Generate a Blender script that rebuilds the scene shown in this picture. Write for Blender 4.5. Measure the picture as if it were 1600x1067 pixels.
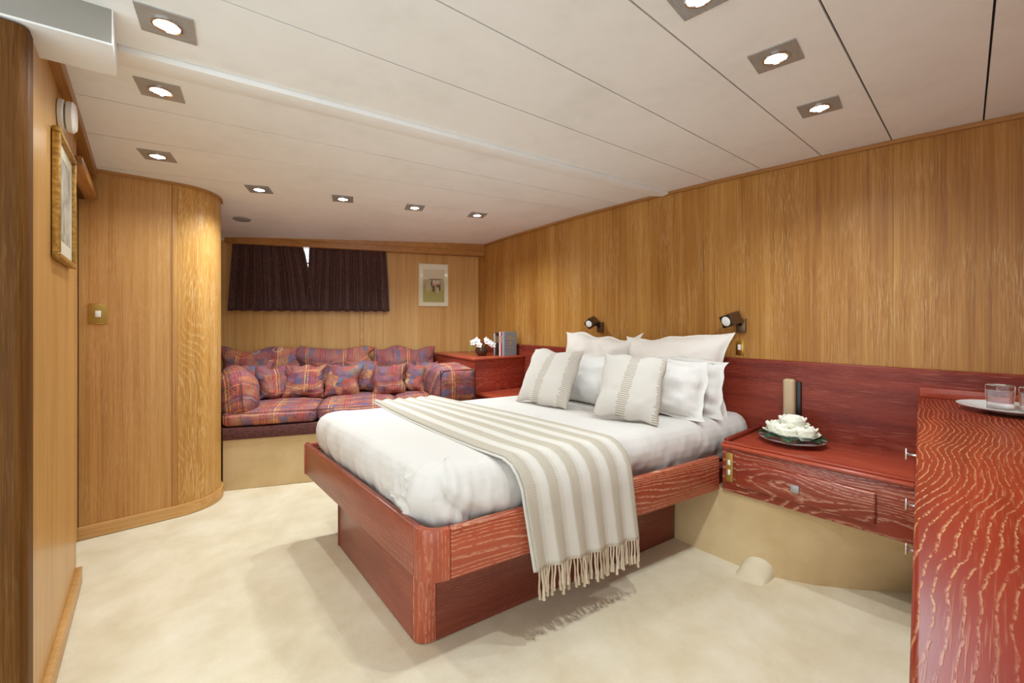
import bpy, bmesh, math, random
from mathutils import Vector, Matrix, noise
from math import sin, cos, pi, radians, atan2, hypot

# ------------------------------------------------------------------ clear
for o in list(bpy.data.objects):
    bpy.data.objects.remove(o)
COL = bpy.context.scene.collection
SC = bpy.context.scene

# ------------------------------------------------------------------ camera
YAW = atan2(566, 650)
cam = bpy.data.objects.new('camera', bpy.data.cameras.new('camera'))
COL.objects.link(cam)
cam.data.sensor_width = 36.0
cam.data.lens = 650 * 36 / 1600
cam.data.shift_y = -30.5 / 1600
cam.data.clip_start = 0.02
cam.location = (0, 0, 1.15)
cam.rotation_euler = (pi / 2, 0, -YAW)
SC.camera = cam

# ------------------------------------------------------------------ world, exposure
w = bpy.data.worlds.new('world'); SC.world = w; w.use_nodes = True
bgn = w.node_tree.nodes['Background']
bgn.inputs[0].default_value = (0.82, 0.93, 1.0, 1)
bgn.inputs[1].default_value = 2.7  # sky behind the window, plus added fill through the lobby side left open
SC.view_settings.view_transform = 'Standard'
SC.view_settings.look = 'None'
SC.view_settings.exposure = 0.0
SC.view_settings.gamma = 1.0
SC.view_settings.use_curve_mapping = False
LAMP_W = 24.0

# ------------------------------------------------------------------ node helpers
def srgb(r, g, b):
    def c(v):
        v /= 255.0
        return v / 12.92 if v <= 0.04045 else ((v + 0.055) / 1.055) ** 2.4
    return (c(r), c(g), c(b), 1)

class NT:
    def __init__(s, name, rough=0.5, metal=0.0, spec=0.5):
        s.m = bpy.data.materials.new(name); s.m.use_nodes = True
        s.t = s.m.node_tree; s.N = s.t.nodes; s.L = s.t.links
        s.b = s.N['Principled BSDF']; s.out = s.N['Material Output']
        s.b.inputs['Roughness'].default_value = rough
        s.b.inputs['Metallic'].default_value = metal
        s.b.inputs['Specular IOR Level'].default_value = spec
    def put(s, sock, v):
        if hasattr(v, 'is_linked') or isinstance(v, bpy.types.NodeSocket): s.L.new(v, sock)
        else: sock.default_value = v
    def coord(s, kind='Object'):
        return s.N.new('ShaderNodeTexCoord').outputs[kind]
    def mapv(s, v, scale=(1, 1, 1), rot=(0, 0, 0), loc=(0, 0, 0)):
        n = s.N.new('ShaderNodeMapping'); s.L.new(v, n.inputs[0])
        n.inputs['Location'].default_value = loc; n.inputs['Rotation'].default_value = rot; n.inputs['Scale'].default_value = scale
        return n.outputs[0]
    def noise(s, v, scale=1, detail=2, rough=0.5, dist=0.0):
        n = s.N.new('ShaderNodeTexNoise'); s.L.new(v, n.inputs['Vector'])
        n.inputs['Scale'].default_value = scale; n.inputs['Detail'].default_value = detail
        n.inputs['Roughness'].default_value = rough; n.inputs['Distortion'].default_value = dist
        return n.outputs['Fac']
    def vor(s, v, scale=1, out='Color'):
        n = s.N.new('ShaderNodeTexVoronoi'); s.L.new(v, n.inputs['Vector']); n.inputs['Scale'].default_value = scale
        return n.outputs[out]
    def math(s, op, a, b=0.0, c=0.0, clamp=False):
        n = s.N.new('ShaderNodeMath'); n.operation = op; n.use_clamp = clamp
        for i, v in enumerate((a, b, c)):
            s.put(n.inputs[i], v)
        return n.outputs[0]
    def sep(s, v):
        n = s.N.new('ShaderNodeSeparateXYZ'); s.L.new(v, n.inputs[0]); return n.outputs
    def comb(s, x=0.0, y=0.0, z=0.0):
        n = s.N.new('ShaderNodeCombineXYZ')
        for i, v in enumerate((x, y, z)): s.put(n.inputs[i], v)
        return n.outputs[0]
    def ramp(s, f, stops, interp='LINEAR'):
        n = s.N.new('ShaderNodeValToRGB'); s.L.new(f, n.inputs[0]); r = n.color_ramp; r.interpolation = interp
        while len(r.elements) < len(stops): r.elements.new(0.5)
        for e, (p, c) in zip(r.elements, stops):
            e.position = p; e.color = c if hasattr(c, '__len__') else (c, c, c, 1)
        return n.outputs[0]
    def mix(s, f, a, b, mode='MIX'):
        n = s.N.new('ShaderNodeMix'); n.data_type = 'RGBA'; n.blend_type = mode
        s.put(n.inputs[0], f); s.put(n.inputs[6], a); s.put(n.inputs[7], b)
        return n.outputs[2]
    def rnd(s):
        return s.N.new('ShaderNodeObjectInfo').outputs['Random']
    def col(s, v): s.put(s.b.inputs['Base Color'], v); return s
    def bump(s, hgt, strength=0.2, dist=0.01):
        n = s.N.new('ShaderNodeBump'); s.L.new(hgt, n.inputs['Height'])
        n.inputs['Strength'].default_value = strength; n.inputs['Distance'].default_value = dist
        s.L.new(n.outputs[0], s.b.inputs['Normal']); return s
    def band(s, v, period, centre, width):
        f = s.math('FRACT', s.math('DIVIDE', v, period))
        d = s.math('ABSOLUTE', s.math('SUBTRACT', f, centre))
        return s.math('LESS_THAN', d, width / 2)
    def ell(s, x, y, cx, cy, rx, ry, soft=0.15):
        a = s.math('DIVIDE', s.math('SUBTRACT', x, cx), rx); b = s.math('DIVIDE', s.math('SUBTRACT', y, cy), ry)
        d = s.math('ADD', s.math('MULTIPLY', a, a), s.math('MULTIPLY', b, b))
        return s.math('LESS_THAN', d, 1.0)

M = {}
def plain(name, c, rough=0.5, metal=0.0, spec=0.5):
    n = NT(name, rough, metal, spec); n.col(c); M[name] = n.m; return n

def axis_scale(axis, along, across):
    return tuple(along if a == axis else across for a in 'XYZ')

def oak(name, axis='Z', light=(190, 135, 68), mid=(166, 108, 48), dark=(132, 78, 30), rough=0.36, pale=0.35, rz=0.0, cath=0.0):
    n = NT(name, rough, spec=0.3); c = n.mapv(n.coord(), rot=(0, 0, rz))
    big = n.noise(n.mapv(c, axis_scale(axis, 0.25, 5.5)), 1, 2, 0.5)
    fine = n.noise(n.mapv(c, axis_scale(axis, 2.6, 170)), 1, 3, 0.6)
    med = n.noise(n.mapv(c, axis_scale(axis, 0.8, 38)), 1, 3, 0.55, 0.3)
    t = n.math('ADD', n.math('MULTIPLY', big, 0.45), n.math('MULTIPLY', med, 0.50))
    t = n.math('ADD', t, n.math('MULTIPLY', fine, 0.55))
    t = n.math('ADD', t, n.math('MULTIPLY', n.math('SUBTRACT', n.rnd(), 0.5), 0.06))
    base = n.ramp(n.math('SUBTRACT', t, 0.25), [(0.30, srgb(*dark)), (0.50, srgb(*mid)), (0.72, srgb(*light))])
    fl = n.noise(n.mapv(c, axis_scale(axis, 14, 420)), 1, 2, 0.5)
    patch = n.noise(n.mapv(c, axis_scale(axis, 2.4, 6.0)), 1, 3, 0.55)
    pm = n.math('MULTIPLY', n.ramp(fl, [(0.50, 0.0), (0.64, 1.0)]), n.ramp(patch, [(0.42, 0.10), (0.66, 1.0)]))
    if cath:
        wv = n.noise(n.mapv(c, axis_scale(axis, 1.0, 5.0), loc=(3.1, 1.7, 0.4)), 1, 1.0, 0.5)
        wv2 = n.noise(n.mapv(c, axis_scale(axis, 14, 40)), 1, 2, 0.5)
        cs = n.sep(c); acr = n.math('ADD', cs[0], cs[1]) if axis == 'Z' else cs[2]
        phs = n.math('ADD', n.math('MULTIPLY', acr, 45), n.math('ADD', n.math('MULTIPLY', wv, 26), n.math('MULTIPLY', wv2, 1.0)))
        ln = n.math('MULTIPLY', n.ramp(n.math('FRACT', phs), [(0.0, 1.0), (0.3, 0.0), (0.85, 0.0), (1.0, 1.0)]), n.ramp(fl, [(0.40, 0.0), (0.6, 1.0)]))
        pm = n.math('MAXIMUM', pm, n.math('MULTIPLY', ln, cath))
    n.col(n.mix(n.math('MULTIPLY', pm, pale), base, srgb(226, 190, 134)))
    n.bump(fine, 0.06, 0.002)
    M[name] = n.m; return n

def redoak(name, axis='X', acr='Z', wd=1.0, base=(132, 44, 26), base2=(98, 28, 18), pale=(214, 158, 112), lin=60, warp=10.0, wa=1.0, wc=4.0, strength=0.8, rough=0.3, fine_amt=0.5, rz=0.0, brk=0.5, lw=0.30, jit=0.5, bs=(42, 150), spec=0.4):
    """limed oak: growth lines run along `axis`, counted across `acr`, warped by slow noise into cathedrals"""
    n = NT(name, rough, spec=spec); c = n.mapv(n.coord(), rot=(0, 0, rz)); cs = n.sep(c)
    a = {'X': cs[0], 'Y': cs[1], 'Z': cs[2]}.get(acr) if acr != 'XY' else n.math('ADD', cs[0], cs[1])
    wv = n.noise(n.mapv(c, axis_scale(axis, wa, wc)), 1, wd, 0.45)
    wv2 = n.noise(n.mapv(c, axis_scale(axis, 16, 30)), 1, 2, 0.5)
    phs = n.math('ADD', n.math('MULTIPLY', a, lin), n.math('ADD', n.math('MULTIPLY', wv, warp), n.math('MULTIPLY', wv2, jit)))
    line = n.ramp(n.math('FRACT', phs), [(0.0, 1.0), (lw * 0.5, 0.45), (lw, 0.0), (1 - lw * 0.35, 0.0), (1.0, 1.0)])
    br = n.ramp(n.noise(n.mapv(c, axis_scale(axis, *bs)), 1, 2, 0.6), [(brk - 0.07, 0.0), (brk + 0.05, 1.0)])
    dens = n.ramp(n.noise(n.mapv(c, axis_scale(axis, 1.4, 6)), 1, 2, 0.5), [(0.30, 0.35), (0.60, 1.0)])
    lm = n.math('MULTIPLY', n.math('MULTIPLY', line, br), dens)
    fl = n.ramp(n.noise(n.mapv(c, axis_scale(axis, 10, 300)), 1, 2, 0.5), [(0.54, 0.0), (0.68, 1.0)])
    pt = n.ramp(n.noise(n.mapv(c, axis_scale(axis, 1.2, 7)), 1, 2, 0.5), [(0.42, 0.1), (0.65, 1.0)])
    m2 = n.math('MULTIPLY', n.math('MULTIPLY', fl, pt), fine_amt)
    mask = n.math('MAXIMUM', n.math('MULTIPLY', lm, strength), m2)
    bg = n.noise(n.mapv(c, axis_scale(axis, 1.0, 14)), 1, 3, 0.6)
    b = n.mix(n.ramp(bg, [(0.35, 0.0), (0.65, 1.0)]), srgb(*base2), srgb(*base))
    n.col(n.mix(mask, b, srgb(*pale)))
    n.bump(mask, 0.10, 0.002)
    M[name] = n.m; return n

# ------------------------------------------------------------------ materials
oak('oak_wall', 'Z', light=(190, 140, 72), mid=(168, 114, 50), dark=(140, 88, 34), pale=0.42)
oak('oak_far', 'Z', light=(214, 172, 112), mid=(202, 156, 94), dark=(184, 134, 74), pale=0.2)
oak('oak_left', 'Z', light=(206, 160, 98), mid=(192, 144, 82), dark=(168, 120, 62), pale=0.2, rough=0.3)
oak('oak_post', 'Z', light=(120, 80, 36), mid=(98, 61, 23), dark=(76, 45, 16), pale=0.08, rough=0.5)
oak('oak_flat', 'Z', light=(206, 158, 98), mid=(190, 138, 76), dark=(166, 114, 58), pale=0.45, cath=0.4)
oak('oak_curved', 'Z', light=(208, 158, 88), mid=(192, 140, 70), dark=(166, 114, 52), pale=0.8, cath=0.9)
oak('oak_trim', 'X', light=(192, 142, 84), mid=(172, 120, 66), dark=(148, 96, 48), pale=0.2)
oak('oak_trim_y', 'Y', light=(190, 138, 80), mid=(166, 114, 60), dark=(142, 92, 46), pale=0.2)
oak('oak_base', 'X', light=(208, 164, 104), mid=(192, 144, 84), dark=(170, 120, 64), pale=0.15)
redoak('red_top', 'X', 'Y', base=(142, 45, 23), base2=(118, 33, 15), pale=(206, 158, 112), lin=84, warp=22.0, wa=1.3, wc=1.1, wd=2.2, strength=0.9, rough=0.30, fine_amt=0.25, brk=0.49, lw=0.24, jit=1.0, bs=(75, 240), spec=0.22)
redoak('red_rail', 'X', 'Z', base=(172, 82, 56), base2=(150, 64, 42), pale=(226, 178, 140), lin=70, warp=15, wa=1.0, wc=5.0, strength=0.85, rough=0.3, fine_amt=0.4, brk=0.45)
redoak('red_foot', 'Y', 'Z', base=(146, 76, 58), base2=(126, 60, 44), pale=(184, 128, 102), lin=60, warp=14, wa=1.2, wc=4.0, strength=0.4, fine_amt=0.3)
redoak('red_corner', 'Z', 'XY', base=(170, 82, 56), base2=(148, 66, 44), pale=(222, 172, 134), lin=90, warp=6, wa=0.8, wc=6, strength=0.7, fine_amt=0.5)
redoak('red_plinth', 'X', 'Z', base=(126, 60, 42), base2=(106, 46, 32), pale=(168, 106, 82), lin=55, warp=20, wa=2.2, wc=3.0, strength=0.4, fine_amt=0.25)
redoak('red_head', 'Y', 'Z', base=(140, 54, 36), base2=(104, 33, 22), pale=(182, 110, 88), lin=90, warp=6, wa=0.8, wc=4, strength=0.28, fine_amt=0.6, rough=0.36, spec=0.22)
redoak('red_drawer', 'Y', 'Z', base=(152, 64, 43), base2=(128, 48, 32), pale=(228, 182, 148), lin=48, warp=20, wa=1.5, wc=4.5, strength=0.85, fine_amt=0.35, brk=0.46)
redoak('red_shelf', 'Y', 'X', base=(172, 74, 50), base2=(154, 60, 40), pale=(204, 132, 102), lin=40, warp=8, strength=0.2, fine_amt=0.25, rough=0.24)
redoak('red_cab', 'X', 'Z', base=(156, 54, 36), base2=(134, 42, 28), pale=(208, 136, 106), lin=40, warp=16, wa=1.6, wc=4, strength=0.5, fine_amt=0.4)

n = NT('ceiling_paint', 0.6); c = n.coord()
f = n.noise(c, 2.5, 4, 0.6); g = n.noise(c, 14, 4, 0.65)
t = n.math('ADD', n.math('MULTIPLY', f, 0.7), n.math('MULTIPLY', g, 0.3))
n.col(n.ramp(t, [(0.30, srgb(232, 232, 229)), (0.5, srgb(241, 241, 239)), (0.7, srgb(244, 244, 243))])); M['ceiling_paint'] = n.m
plain('shade_grey', srgb(150, 146, 138), 0.6)  # darker colour carrying the shade on the door header's front
plain('gap_dark', srgb(50, 46, 42), 0.9)
plain('ceiling_white', srgb(234, 234, 232), 0.5)

n = NT('carpet', 0.95, spec=0.1); c = n.coord()
a = n.noise(c, 4.0, 5, 0.62, 0.2); b = n.noise(c, 260, 2, 0.6); d = n.noise(c, 0.9, 2)
t = n.math('ADD', n.math('MULTIPLY', a, 0.7), n.math('MULTIPLY', d, 0.3))
base = n.ramp(t, [(0.36, srgb(210, 194, 161)), (0.5, srgb(221, 207, 177)), (0.64, srgb(230, 219, 194))])
n.col(n.mix(n.math('MULTIPLY', b, 0.25), base, srgb(200, 184, 154))).bump(n.math('ADD', b, n.math('MULTIPLY', a, 2.0)), 0.25, 0.006); M['carpet'] = n.m
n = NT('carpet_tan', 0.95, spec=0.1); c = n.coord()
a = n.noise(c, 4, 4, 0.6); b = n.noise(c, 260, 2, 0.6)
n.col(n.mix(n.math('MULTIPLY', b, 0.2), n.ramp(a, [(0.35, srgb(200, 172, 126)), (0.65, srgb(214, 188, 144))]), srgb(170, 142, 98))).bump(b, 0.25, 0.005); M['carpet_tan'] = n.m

n = NT('white_cotton', 0.85, spec=0.2); c = n.coord()
a = n.noise(c, 14, 4, 0.6, 0.8)
n.col(srgb(210, 204, 196)).bump(a, 0.10, 0.02); M['white_cotton'] = n.m
n = NT('pillow_cotton', 0.85, spec=0.2); c = n.coord()
n.col(srgb(220, 215, 208)).bump(n.noise(c, 12, 4, 0.6, 0.8), 0.18, 0.02); M['pillow_cotton'] = n.m
n = NT('ivory_cotton', 0.85, spec=0.2); c = n.coord()
n.col(srgb(226, 217, 206)).bump(n.noise(c, 10, 4, 0.6, 0.8), 0.15, 0.02); M['ivory_cotton'] = n.m

# pleated decorative cushion
n = NT('pleated_linen', 0.9, spec=0.1); c = n.sep(n.coord()); x, y = c[0], c[1]
row = n.math('FLOOR', n.math('MULTIPLY', y, 95)); rf = n.math('FRACT', n.math('MULTIPLY', y, 95))
def pleat(x0, slope, wmin, wmax, seed):
    jit = n.noise(n.comb(n.math('MULTIPLY', row, 0.71), seed, 0.0), 1.0, 1)
    env = n.noise(n.comb(n.math('MULTIPLY', y, 9.0), seed + 4.0, 0.0), 1.0, 1)
    wd = n.math('ADD', wmin, n.math('MULTIPLY', n.math('MULTIPLY', jit, env), wmax))
    d = n.math('ABSOLUTE', n.math('SUBTRACT', x, n.math('ADD', x0, n.math('MULTIPLY', y, slope))))
    return n.math('LESS_THAN', d, wd)
st = n.math('MAXIMUM', pleat(-0.01, 0.10, 0.006, 0.075, 1.0), n.math('MAXIMUM', pleat(0.165, 0.0, 0.006, 0.10, 6.1), pleat(-0.185, 0.0, 0.004, 0.06, 9.7)))
st = n.math('MULTIPLY', st, n.math('LESS_THAN', rf, 0.42))
weave = n.noise(n.coord(), 320, 2)
n.col(n.mix(n.math('MULTIPLY', st, 0.8), n.mix(n.math('MULTIPLY', weave, 0.25), srgb(206, 199, 189), srgb(178, 169, 156)), srgb(150, 134, 108)))
n.bump(st, 0.3, 0.004); M['pleated_linen'] = n.m

# striped herringbone throw (UV: x across the width 0..1, y along the length in metres)
n = NT('throw_weave', 0.92, spec=0.1); uv = n.sep(n.coord('UV')); x, y = uv[0], uv[1]
fr = n.math('FRACT', n.math('ADD', n.math('MULTIPLY', x, 5.25), 0.10))
bandm = n.ramp(fr, [(0.0, 0.0), (0.08, 0.15), (0.14, 1.0), (0.52, 1.0), (0.58, 0.35), (0.72, 0.28), (0.76, 0.0), (1.0, 0.0)])
tri = n.math('PINGPONG', n.math('MULTIPLY', x, 5.25), 0.10)
zig = n.math('SINE', n.math('MULTIPLY', n.math('ADD', y, n.math('MULTIPLY', tri, 0.16)), 600))
zig = n.math('ADD', n.math('MULTIPLY', zig, 0.5), 0.5)
beige = n.mix(n.math('MULTIPLY', zig, 0.75), srgb(196, 187, 170), srgb(160, 147, 127))
fine = n.noise(n.mapv(n.coord('UV'), (300, 400, 1)), 1, 2)
cream = n.mix(n.math('MULTIPLY', fine, 0.3), srgb(212, 206, 195), srgb(186, 178, 165))
n.col(n.mix(bandm, cream, beige)).bump(n.math('ADD', zig, n.math('MULTIPLY', bandm, 1.5)), 0.25, 0.003); M['throw_weave'] = n.m
n = NT('tassel_yarn', 0.95, spec=0.1); n.col(n.mix(n.rnd(), srgb(222, 208, 184), srgb(176, 154, 126))); M['tassel_yarn'] = n.m

# sofa plaid
def plaid(name, seed):
    n = NT(name, 0.85, spec=0.15); oc = n.coord()
    r = n.math('MULTIPLY', n.rnd(), 7.3)
    cv = n.sep(n.mapv(oc, loc=(seed, seed * 0.7, 0)))
    x = n.math('ADD', cv[0], r); y = n.math('ADD', cv[1], n.math('ADD', n.math('MULTIPLY', r, 0.37), cv[2]))
    pos = n.comb(x, y, 0.0)
    big = n.noise(n.mapv(pos, (6, 6, 3)), 1, 2, 0.5)
    base = n.ramp(big, [(0.32, srgb(98, 74, 96)), (0.43, srgb(134, 84, 86)), (0.54, srgb(152, 96, 88)), (0.63, srgb(164, 118, 86)), (0.72, srgb(110, 88, 108))])
    hatch = n.math('ADD', n.math('MULTIPLY', n.math('SINE', n.math('MULTIPLY', n.math('ADD', x, n.math('MULTIPLY', y, 0.6)), 420)), 0.5), 0.5)
    base = n.mix(n.math('MULTIPLY', hatch, 0.22), base, srgb(204, 146, 124))
    zz = n.noise(n.mapv(pos, (60, 14, 1), rot=(0, 0, 0.8)), 1, 2, 0.5)
    base = n.mix(n.ramp(zz, [(0.57, 0.0), (0.61, 0.6)]), base, srgb(196, 78, 60))
    base = n.mix(n.ramp(zz, [(0.36, 0.5), (0.40, 0.0)]), base, srgb(84, 62, 84))
    wob = n.math('MULTIPLY', n.noise(n.mapv(pos, (16, 16, 16)), 1, 2), 0.012)
    xw = n.math('ADD', x, wob); yw = n.math('ADD', y, wob)
    pur = n.band(yw, 0.24, 0.2, 0.22); base = n.mix(n.math('MULTIPLY', pur, 0.4), base, srgb(92, 76, 108))
    och = n.math('MULTIPLY', n.band(yw, 0.27, 0.75, 0.18), n.band(xw, 0.36, 0.6, 0.5)); base = n.mix(n.math('MULTIPLY', och, 0.55), base, srgb(190, 128, 84))
    blueb = n.math('MULTIPLY', n.band(xw, 0.23, 0.30, 0.20), n.band(yw, 0.15, 0.5, 0.36))
    base = n.mix(n.math('MULTIPLY', blueb, 0.6), base, srgb(88, 98, 126))
    brk = n.ramp(n.noise(n.mapv(pos, (28, 28, 1)), 1, 2), [(0.40, 0.45), (0.56, 1.0)])
    for (v, p, cc, wd, colr, amt) in ((xw, 0.23, 0.66, 0.032, (166, 40, 46), 0.85), (xw, 0.23, 0.74, 0.024, (160, 40, 48), 0.8), (xw, 0.23, 0.82, 0.032, (160, 44, 50), 0.7),
                                     (xw, 0.31, 0.08, 0.024, (230, 182, 104), 0.75), (xw, 0.31, 0.14, 0.018, (226, 176, 100), 0.6), (yw, 0.19, 0.15, 0.028, (228, 160, 92), 0.65), (yw, 0.15, 0.85, 0.028, (180, 54, 52), 0.7), (yw, 0.29, 0.6, 0.018, (214, 196, 172), 0.5)):
        base = n.mix(n.math('MULTIPLY', n.math('MULTIPLY', n.band(v, p, cc, wd), amt), brk), base, srgb(*colr))
    n.col(base)
    n.bump(n.noise(n.mapv(pos, (26, 26, 26)), 1, 4), 0.4, 0.014); M[name] = n.m
plaid('plaid', 0.0)
def floral(name, seed):
    n = NT(name, 0.85, spec=0.15); oc = n.mapv(n.coord(), loc=(seed, seed * 1.3, 0))
    ds = n.mapv(oc, (1, 1, 0.4)); nn = n.N.new('ShaderNodeTexNoise'); n.L.new(ds, nn.inputs['Vector']); nn.inputs['Scale'].default_value = 16
    va = n.N.new('ShaderNodeVectorMath'); va.operation = 'MULTIPLY_ADD'; n.L.new(nn.outputs['Color'], va.inputs[0]); va.inputs[1].default_value = (0.09, 0.09, 0.0); n.L.new(ds, va.inputs[2])
    cc = n.sep(n.vor(va.outputs[0], 14))
    base = n.ramp(cc[0], [(0.0, srgb(180, 96, 78)), (0.2, srgb(204, 142, 98)), (0.34, srgb(124, 96, 112)), (0.52, srgb(110, 114, 136)), (0.68, srgb(212, 178, 122)), (0.78, srgb(158, 84, 84)), (0.90, srgb(136, 122, 104))], 'CONSTANT')
    vein = n.ramp(n.noise(oc, 55, 4, 0.7), [(0.42, 0.0), (0.62, 1.0)])
    soft_ = n.ramp(n.noise(oc, 22, 3, 0.6), [(0.40, 0.0), (0.62, 0.75)])
    base = n.mix(soft_, base, srgb(146, 92, 92))
    n.col(n.mix(n.math('MULTIPLY', vein, 0.35), base, srgb(106, 76, 84))); n.bump(n.noise(oc, 26, 4), 0.35, 0.012); M[name] = n.m
floral('floral', 0.0); floral('floral_b', 2.7)
n = NT('maroon_board', 0.8); n.col(n.ramp(n.noise(n.coord(), 60, 3), [(0.35, srgb(78, 40, 38)), (0.65, srgb(100, 56, 52))])); M['maroon_board'] = n.m
plain('piping', srgb(112, 66, 66), 0.8)

n = NT('curtain_cloth', 0.6, spec=0.4); c = n.coord()
v = n.noise(n.mapv(c, (120, 120, 60)), 1, 3, 0.7)
n.col(n.ramp(v, [(0.40, srgb(56, 30, 28)), (0.58, srgb(80, 46, 40)), (0.72, srgb(128, 86, 68))])); n.b.inputs['Sheen Weight'].default_value = 0.2; M['curtain_cloth'] = n.m

plain('brass', srgb(190, 150, 70), 0.3, 1.0)
plain('brass_soft', srgb(168, 136, 66), 0.45, 0.6)
plain('bronze', srgb(112, 90, 66), 0.38, 0.7)
plain('bronze_dark', srgb(48, 36, 28), 0.4, 0.5)
plain('chrome', srgb(220, 220, 222), 0.12, 1.0)
n = NT('brushed_steel', 0.38, 0.25); n.col(n.ramp(n.noise(n.mapv(n.coord(), (20, 300, 20)), 1, 2), [(0.3, srgb(150, 148, 146)), (0.7, srgb(176, 174, 172))])); M['brushed_steel'] = n.m
plain('white_plastic', srgb(232, 230, 224), 0.4)
plain('beige_plastic', srgb(190, 164, 128), 0.45)
plain('black_plastic', srgb(22, 19, 18), 0.4)
plain('porcelain', srgb(240, 238, 233), 0.12)
plain('silver_dish', srgb(226, 226, 226), 0.22, 0.55)
plain('lamp_glass', srgb(236, 234, 228), 0.15)
plain('petal', srgb(246, 243, 226), 0.7)
plain('petal_white', srgb(250, 248, 244), 0.7)
n = NT('leaf', 0.35); n.col(n.ramp(n.noise(n.coord(), 40, 2), [(0.3, srgb(18, 52, 30)), (0.7, srgb(44, 96, 58))])); M['leaf'] = n.m
plain('leaf_light', srgb(140, 156, 70), 0.5)
plain('bark', srgb(120, 86, 50), 0.8)
plain('gold_print', srgb(198, 172, 110), 0.4, 0.3)
n = NT('gilt', 0.4, 0.35); n.col(n.ramp(n.noise(n.coord(), 70, 3), [(0.35, srgb(148, 106, 40)), (0.65, srgb(196, 152, 72))])); M['gilt'] = n.m
plain('mat_board', srgb(238, 232, 208), 0.8)
plain('frame_cream', srgb(226, 214, 176), 0.4)
n = NT('clear_glass', 0.02); n.b.inputs['Transmission Weight'].default_value = 1.0; n.b.inputs['IOR'].default_value = 1.45; n.col((1, 1, 1, 1)); M['clear_glass'] = n.m
n = NT('bowl_glass', 0.05); n.b.inputs['Transmission Weight'].default_value = 0.7; n.col(srgb(120, 90, 66)); M['bowl_glass'] = n.m
def thin_glass(name):
    n = NT(name); tr = n.N.new('ShaderNodeBsdfTransparent'); gl = n.N.new('ShaderNodeBsdfGlossy'); gl.inputs['Roughness'].default_value = 0.05
    ms = n.N.new('ShaderNodeMixShader'); ms.inputs[0].default_value = 0.07
    n.L.new(tr.outputs[0], ms.inputs[1]); n.L.new(gl.outputs[0], ms.inputs[2]); n.L.new(ms.outputs[0], n.out.inputs['Surface']); M[name] = n.m
thin_glass('pane_glass')
n = NT('lamp_lit', 0.4); n.col((1, 1, 1, 1)); n.b.inputs['Emission Color'].default_value = (1, 0.95, 0.88, 1); n.b.inputs['Emission Strength'].default_value = 30.0; M['lamp_lit'] = n.m
for nm, cc in (('book_grey', (140, 146, 154)), ('book_red', (170, 36, 42)), ('book_white', (226, 218, 206)), ('book_black', (36, 28, 28)), ('book_brown', (74, 44, 40)), ('book_silver', (180, 184, 186)), ('paper', (232, 226, 212))):
    plain(nm, srgb(*cc), 0.5)

# small flat print for the far-wall picture: a garden with two standing figures (soft patches)
n = NT('print_garden', 0.7); cc = n.sep(n.coord()); x, y = cc[0], cc[1]
nz = n.noise(n.coord(), 45, 4, 0.7)
base = n.mix(n.ramp(nz, [(0.4, 0.0), (0.6, 1.0)]), srgb(206, 190, 150), srgb(164, 156, 112))
base = n.mix(n.math('GREATER_THAN', y, 0.055), base, srgb(222, 208, 172))
base = n.mix(n.math('LESS_THAN', y, -0.045), base, srgb(176, 172, 104))
base = n.mix(n.math('MULTIPLY', n.ell(x, y, 0.02, 0.058, 0.075, 0.008), 0.9), base, srgb(120, 100, 76))
for (cx, cy, rx, ry, colr) in ((-0.015, 0.015, 0.012, 0.04, (52, 40, 40)), (0.004, 0.03, 0.016, 0.022, (224, 210, 196)), (-0.004, 0.0, 0.014, 0.012, (214, 138, 104)), (0.0, -0.04, 0.012, 0.035, (44, 36, 40)),
                              (0.04, 0.025, 0.012, 0.026, (220, 206, 190)), (0.045, -0.005, 0.014, 0.016, (120, 52, 50)), (0.062, -0.03, 0.008, 0.034, (60, 48, 50)), (0.042, -0.055, 0.012, 0.03, (206, 196, 184)), (-0.055, -0.02, 0.022, 0.05, (200, 190, 156))):
    base = n.mix(n.math('MULTIPLY', n.ell(x, y, cx, cy, rx, ry), 0.85), base, srgb(*colr))
n.col(base); M['print_garden'] = n.m
n = NT('print_pale', 0.7); nz = n.noise(n.coord(), 14, 4, 0.7)
n.col(n.ramp(nz, [(0.35, srgb(150, 146, 128)), (0.5, srgb(196, 190, 170)), (0.7, srgb(224, 218, 202))])); M['print_pale'] = n.m

# ------------------------------------------------------------------ mesh helpers
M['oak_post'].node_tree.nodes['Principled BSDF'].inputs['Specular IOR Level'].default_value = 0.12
def smooth(me, ang=35):
    for p in me.polygons: p.use_smooth = True
    me.set_sharp_from_angle(angle=radians(ang))

def ob(name, bm, mat, parent=None, M_=None, world=True, ang=35, label=None):
    """bmesh -> one mesh object. world=True: verts are world coords (made local to the parent or to the thing's base)."""
    if M_ is None and world:
        if parent is not None:
            inv = parent.matrix_basis.inverted() if parent.parent is None else (parent.parent.matrix_basis @ parent.matrix_basis).inverted()
            bmesh.ops.transform(bm, matrix=inv, verts=bm.verts)
    bmesh.ops.recalc_face_normals(bm, faces=bm.faces)
    me = bpy.data.meshes.new(name); bm.to_mesh(me); bm.free()
    me.materials.append(M[mat]); smooth(me, ang)
    o = bpy.data.objects.new(name, me); COL.objects.link(o)
    if parent is not None: o.parent = parent
    if M_ is not None: o.matrix_basis = M_
    if label: o['label'] = label
    return o

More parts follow.
